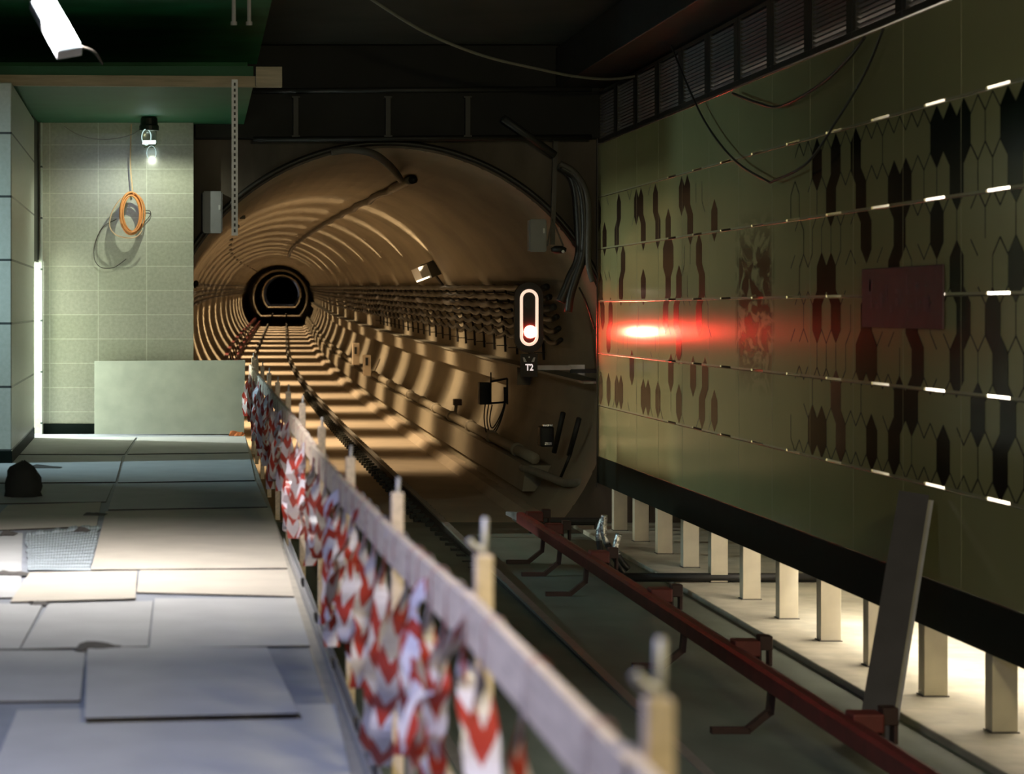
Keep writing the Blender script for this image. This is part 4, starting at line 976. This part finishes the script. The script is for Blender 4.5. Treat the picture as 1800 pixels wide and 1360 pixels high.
# barrier tape
bays = ['at the camera end of the fence', 'between the first and second visible fence posts', 'between the second and third visible fence posts', 'between the third and fourth visible fence posts', 'between the fourth and fifth visible fence posts',
        'between the fifth and sixth visible fence posts', 'between the sixth and seventh visible fence posts', 'between the seventh and eighth visible fence posts', 'on the eighth stretch of the fence', 'on the ninth stretch of the fence',
        'on the tenth stretch of the fence', 'at the tunnel end of the fence', 'at the tunnel end of the fence']
def tape(y, rt, zlow, dx, tw, w=0.075, dy=0.0, loop=False):
    zt = ztop(y)
    path = [(XF + 0.024, y, zt - 0.09), (XF + 0.024, y, zt - 0.01), (XF + 0.004, y, zt + 0.008), (XF - 0.020, y, zt - 0.008), (XF - 0.023, y + 0.01, zt - 0.06), (XF - 0.026, y + 0.02, zt - 0.12)]
    n = 9
    for i in range(1, n + 1):
        s = i / n; z = (zt - 0.12) + (zlow - zt + 0.12) * s
        path.append((XF - 0.026 + dx * math.sin(s * math.pi * 0.55) + rt.uniform(-.008, .008), y + 0.02 + dy * s + rt.uniform(-.02, .02), z))
    if loop:
        for i in range(1, 6):
            s = i / 5; path.append((XF - 0.026 + dx * (1 - s) + 0.01, y + 0.02 + dy + 0.35 * s, zlow - 0.05 * math.sin(s * math.pi) + 0.05 * s))
    pts = spline(path, 3); b = MB(); v = rt.uniform(0, 1); prev = None; N = len(pts)
    for i, p in enumerate(pts):
        s = i / N; sq = 0.12 if s < 0.30 else min(1.0, 0.12 + (s - 0.30) * 4)       # gathered where it is knotted round the board
        an = (math.pi / 2) * (1 - min(1, max(0, (s - 0.22) * 4))) + tw * s + 0.25 * math.sin(s * 9 + tw * 3)
        d = Vector((math.cos(an), math.sin(an), 0)) * (w / 2 * sq)
        l, r_ = p - d, p + d
        if l.z > 0 and s > 0.3:
            pass
        cur = (l, r_, v)
        if prev is not None: b.quad([prev[0], prev[1], cur[1], cur[0]], 0, [(0, prev[2]), (1, prev[2]), (1, cur[2]), (0, cur[2])])
        prev = cur
        if i + 1 < N: v += (pts[i + 1] - p).length
    o = b.build('barrier_tape', M['tape'], loc=(XF, y, zt)); s_ = o.modifiers.new('thickness', 'SOLIDIFY'); s_.thickness = 0.0012
    k = max(0, min(len(bays) - 1, sum(1 for q in PY if q <= y) - 1))
    tag(o, 'red and white tape strip hanging ' + bays[k], 'barrier tape', 'barrier tape strips ' + bays[k])
rt = random.Random(9)
ty = [3.7, 4.3, 5.0, 5.35]
y = 5.7
while y < 28.6:
    ty.append(y); y += rt.uniform(0.28, 0.55) * (1.0 if y < 10 else 1.4)
for i, y in enumerate(ty):
    near = y < 5.6
    tape(y + rt.uniform(-.05, .05), rt, rt.uniform(0.10, 0.40) if not near else rt.uniform(0.28, 0.45), rt.uniform(-0.05, 0.02), rt.uniform(-0.9, 0.9), rt.uniform(0.06, 0.085), rt.uniform(-0.3, 0.45), loop=(i % 4 == 0 and y > 6))

# tape swags strung along the fence face
for i in range(6):
    ya = 5.2 + i * 3.6 + rt.uniform(-.3, .3); yb = ya + rt.uniform(0.8, 1.5); za, zb2 = ztop(ya) - 0.13, ztop(yb) - 0.13
    zl = rt.uniform(0.30, 0.55); xo = XF - 0.035 - rt.uniform(0, 0.03)
    pts = spline([(XF - 0.016, ya, za + 0.09), (xo, ya + 0.05, za - 0.05), (xo - 0.02, (ya * 2 + yb) / 3, (za + zl) / 2), (xo - 0.02, (ya + yb) / 2, zl), (xo - 0.01, (ya + 2 * yb) / 3, (zb2 + zl) / 2), (xo, yb - 0.05, zb2 - 0.03), (XF - 0.016, yb, zb2 + 0.09)], 6)
    b = MB(); v = 0; prev = None
    for k, p in enumerate(pts):
        tg = (pts[min(k + 1, len(pts) - 1)] - pts[max(k - 1, 0)]).normalized(); sd = Vector((1, 0, 0)).cross(tg).normalized()
        tw = 0.9 * math.sin(k * 0.5 + i); d = (sd * math.cos(tw) + Vector((1, 0, 0)) * abs(math.sin(tw))) * (0.036 * min(1, 0.25 + min(k, len(pts) - 1 - k) * 0.2))
        if p.x + abs(d.x) > XF - 0.014: p = p.copy(); p.x = XF - 0.014 - abs(d.x)
        cur = (p - d, p + d, v)
        if prev: b.quad([prev[0], prev[1], cur[1], cur[0]], 0, [(0, prev[2]), (1, prev[2]), (1, cur[2]), (0, cur[2])])
        prev = cur
        if k + 1 < len(pts): v += (pts[k + 1] - pts[k]).length
    o = b.build('barrier_tape', M['tape'], loc=(XF, ya, za)); s_ = o.modifiers.new('thickness', 'SOLIDIFY'); s_.thickness = 0.0012
    tag(o, 'red and white tape strung in a sagging bow, %s such bow from the camera' % ident(i), 'barrier tape')
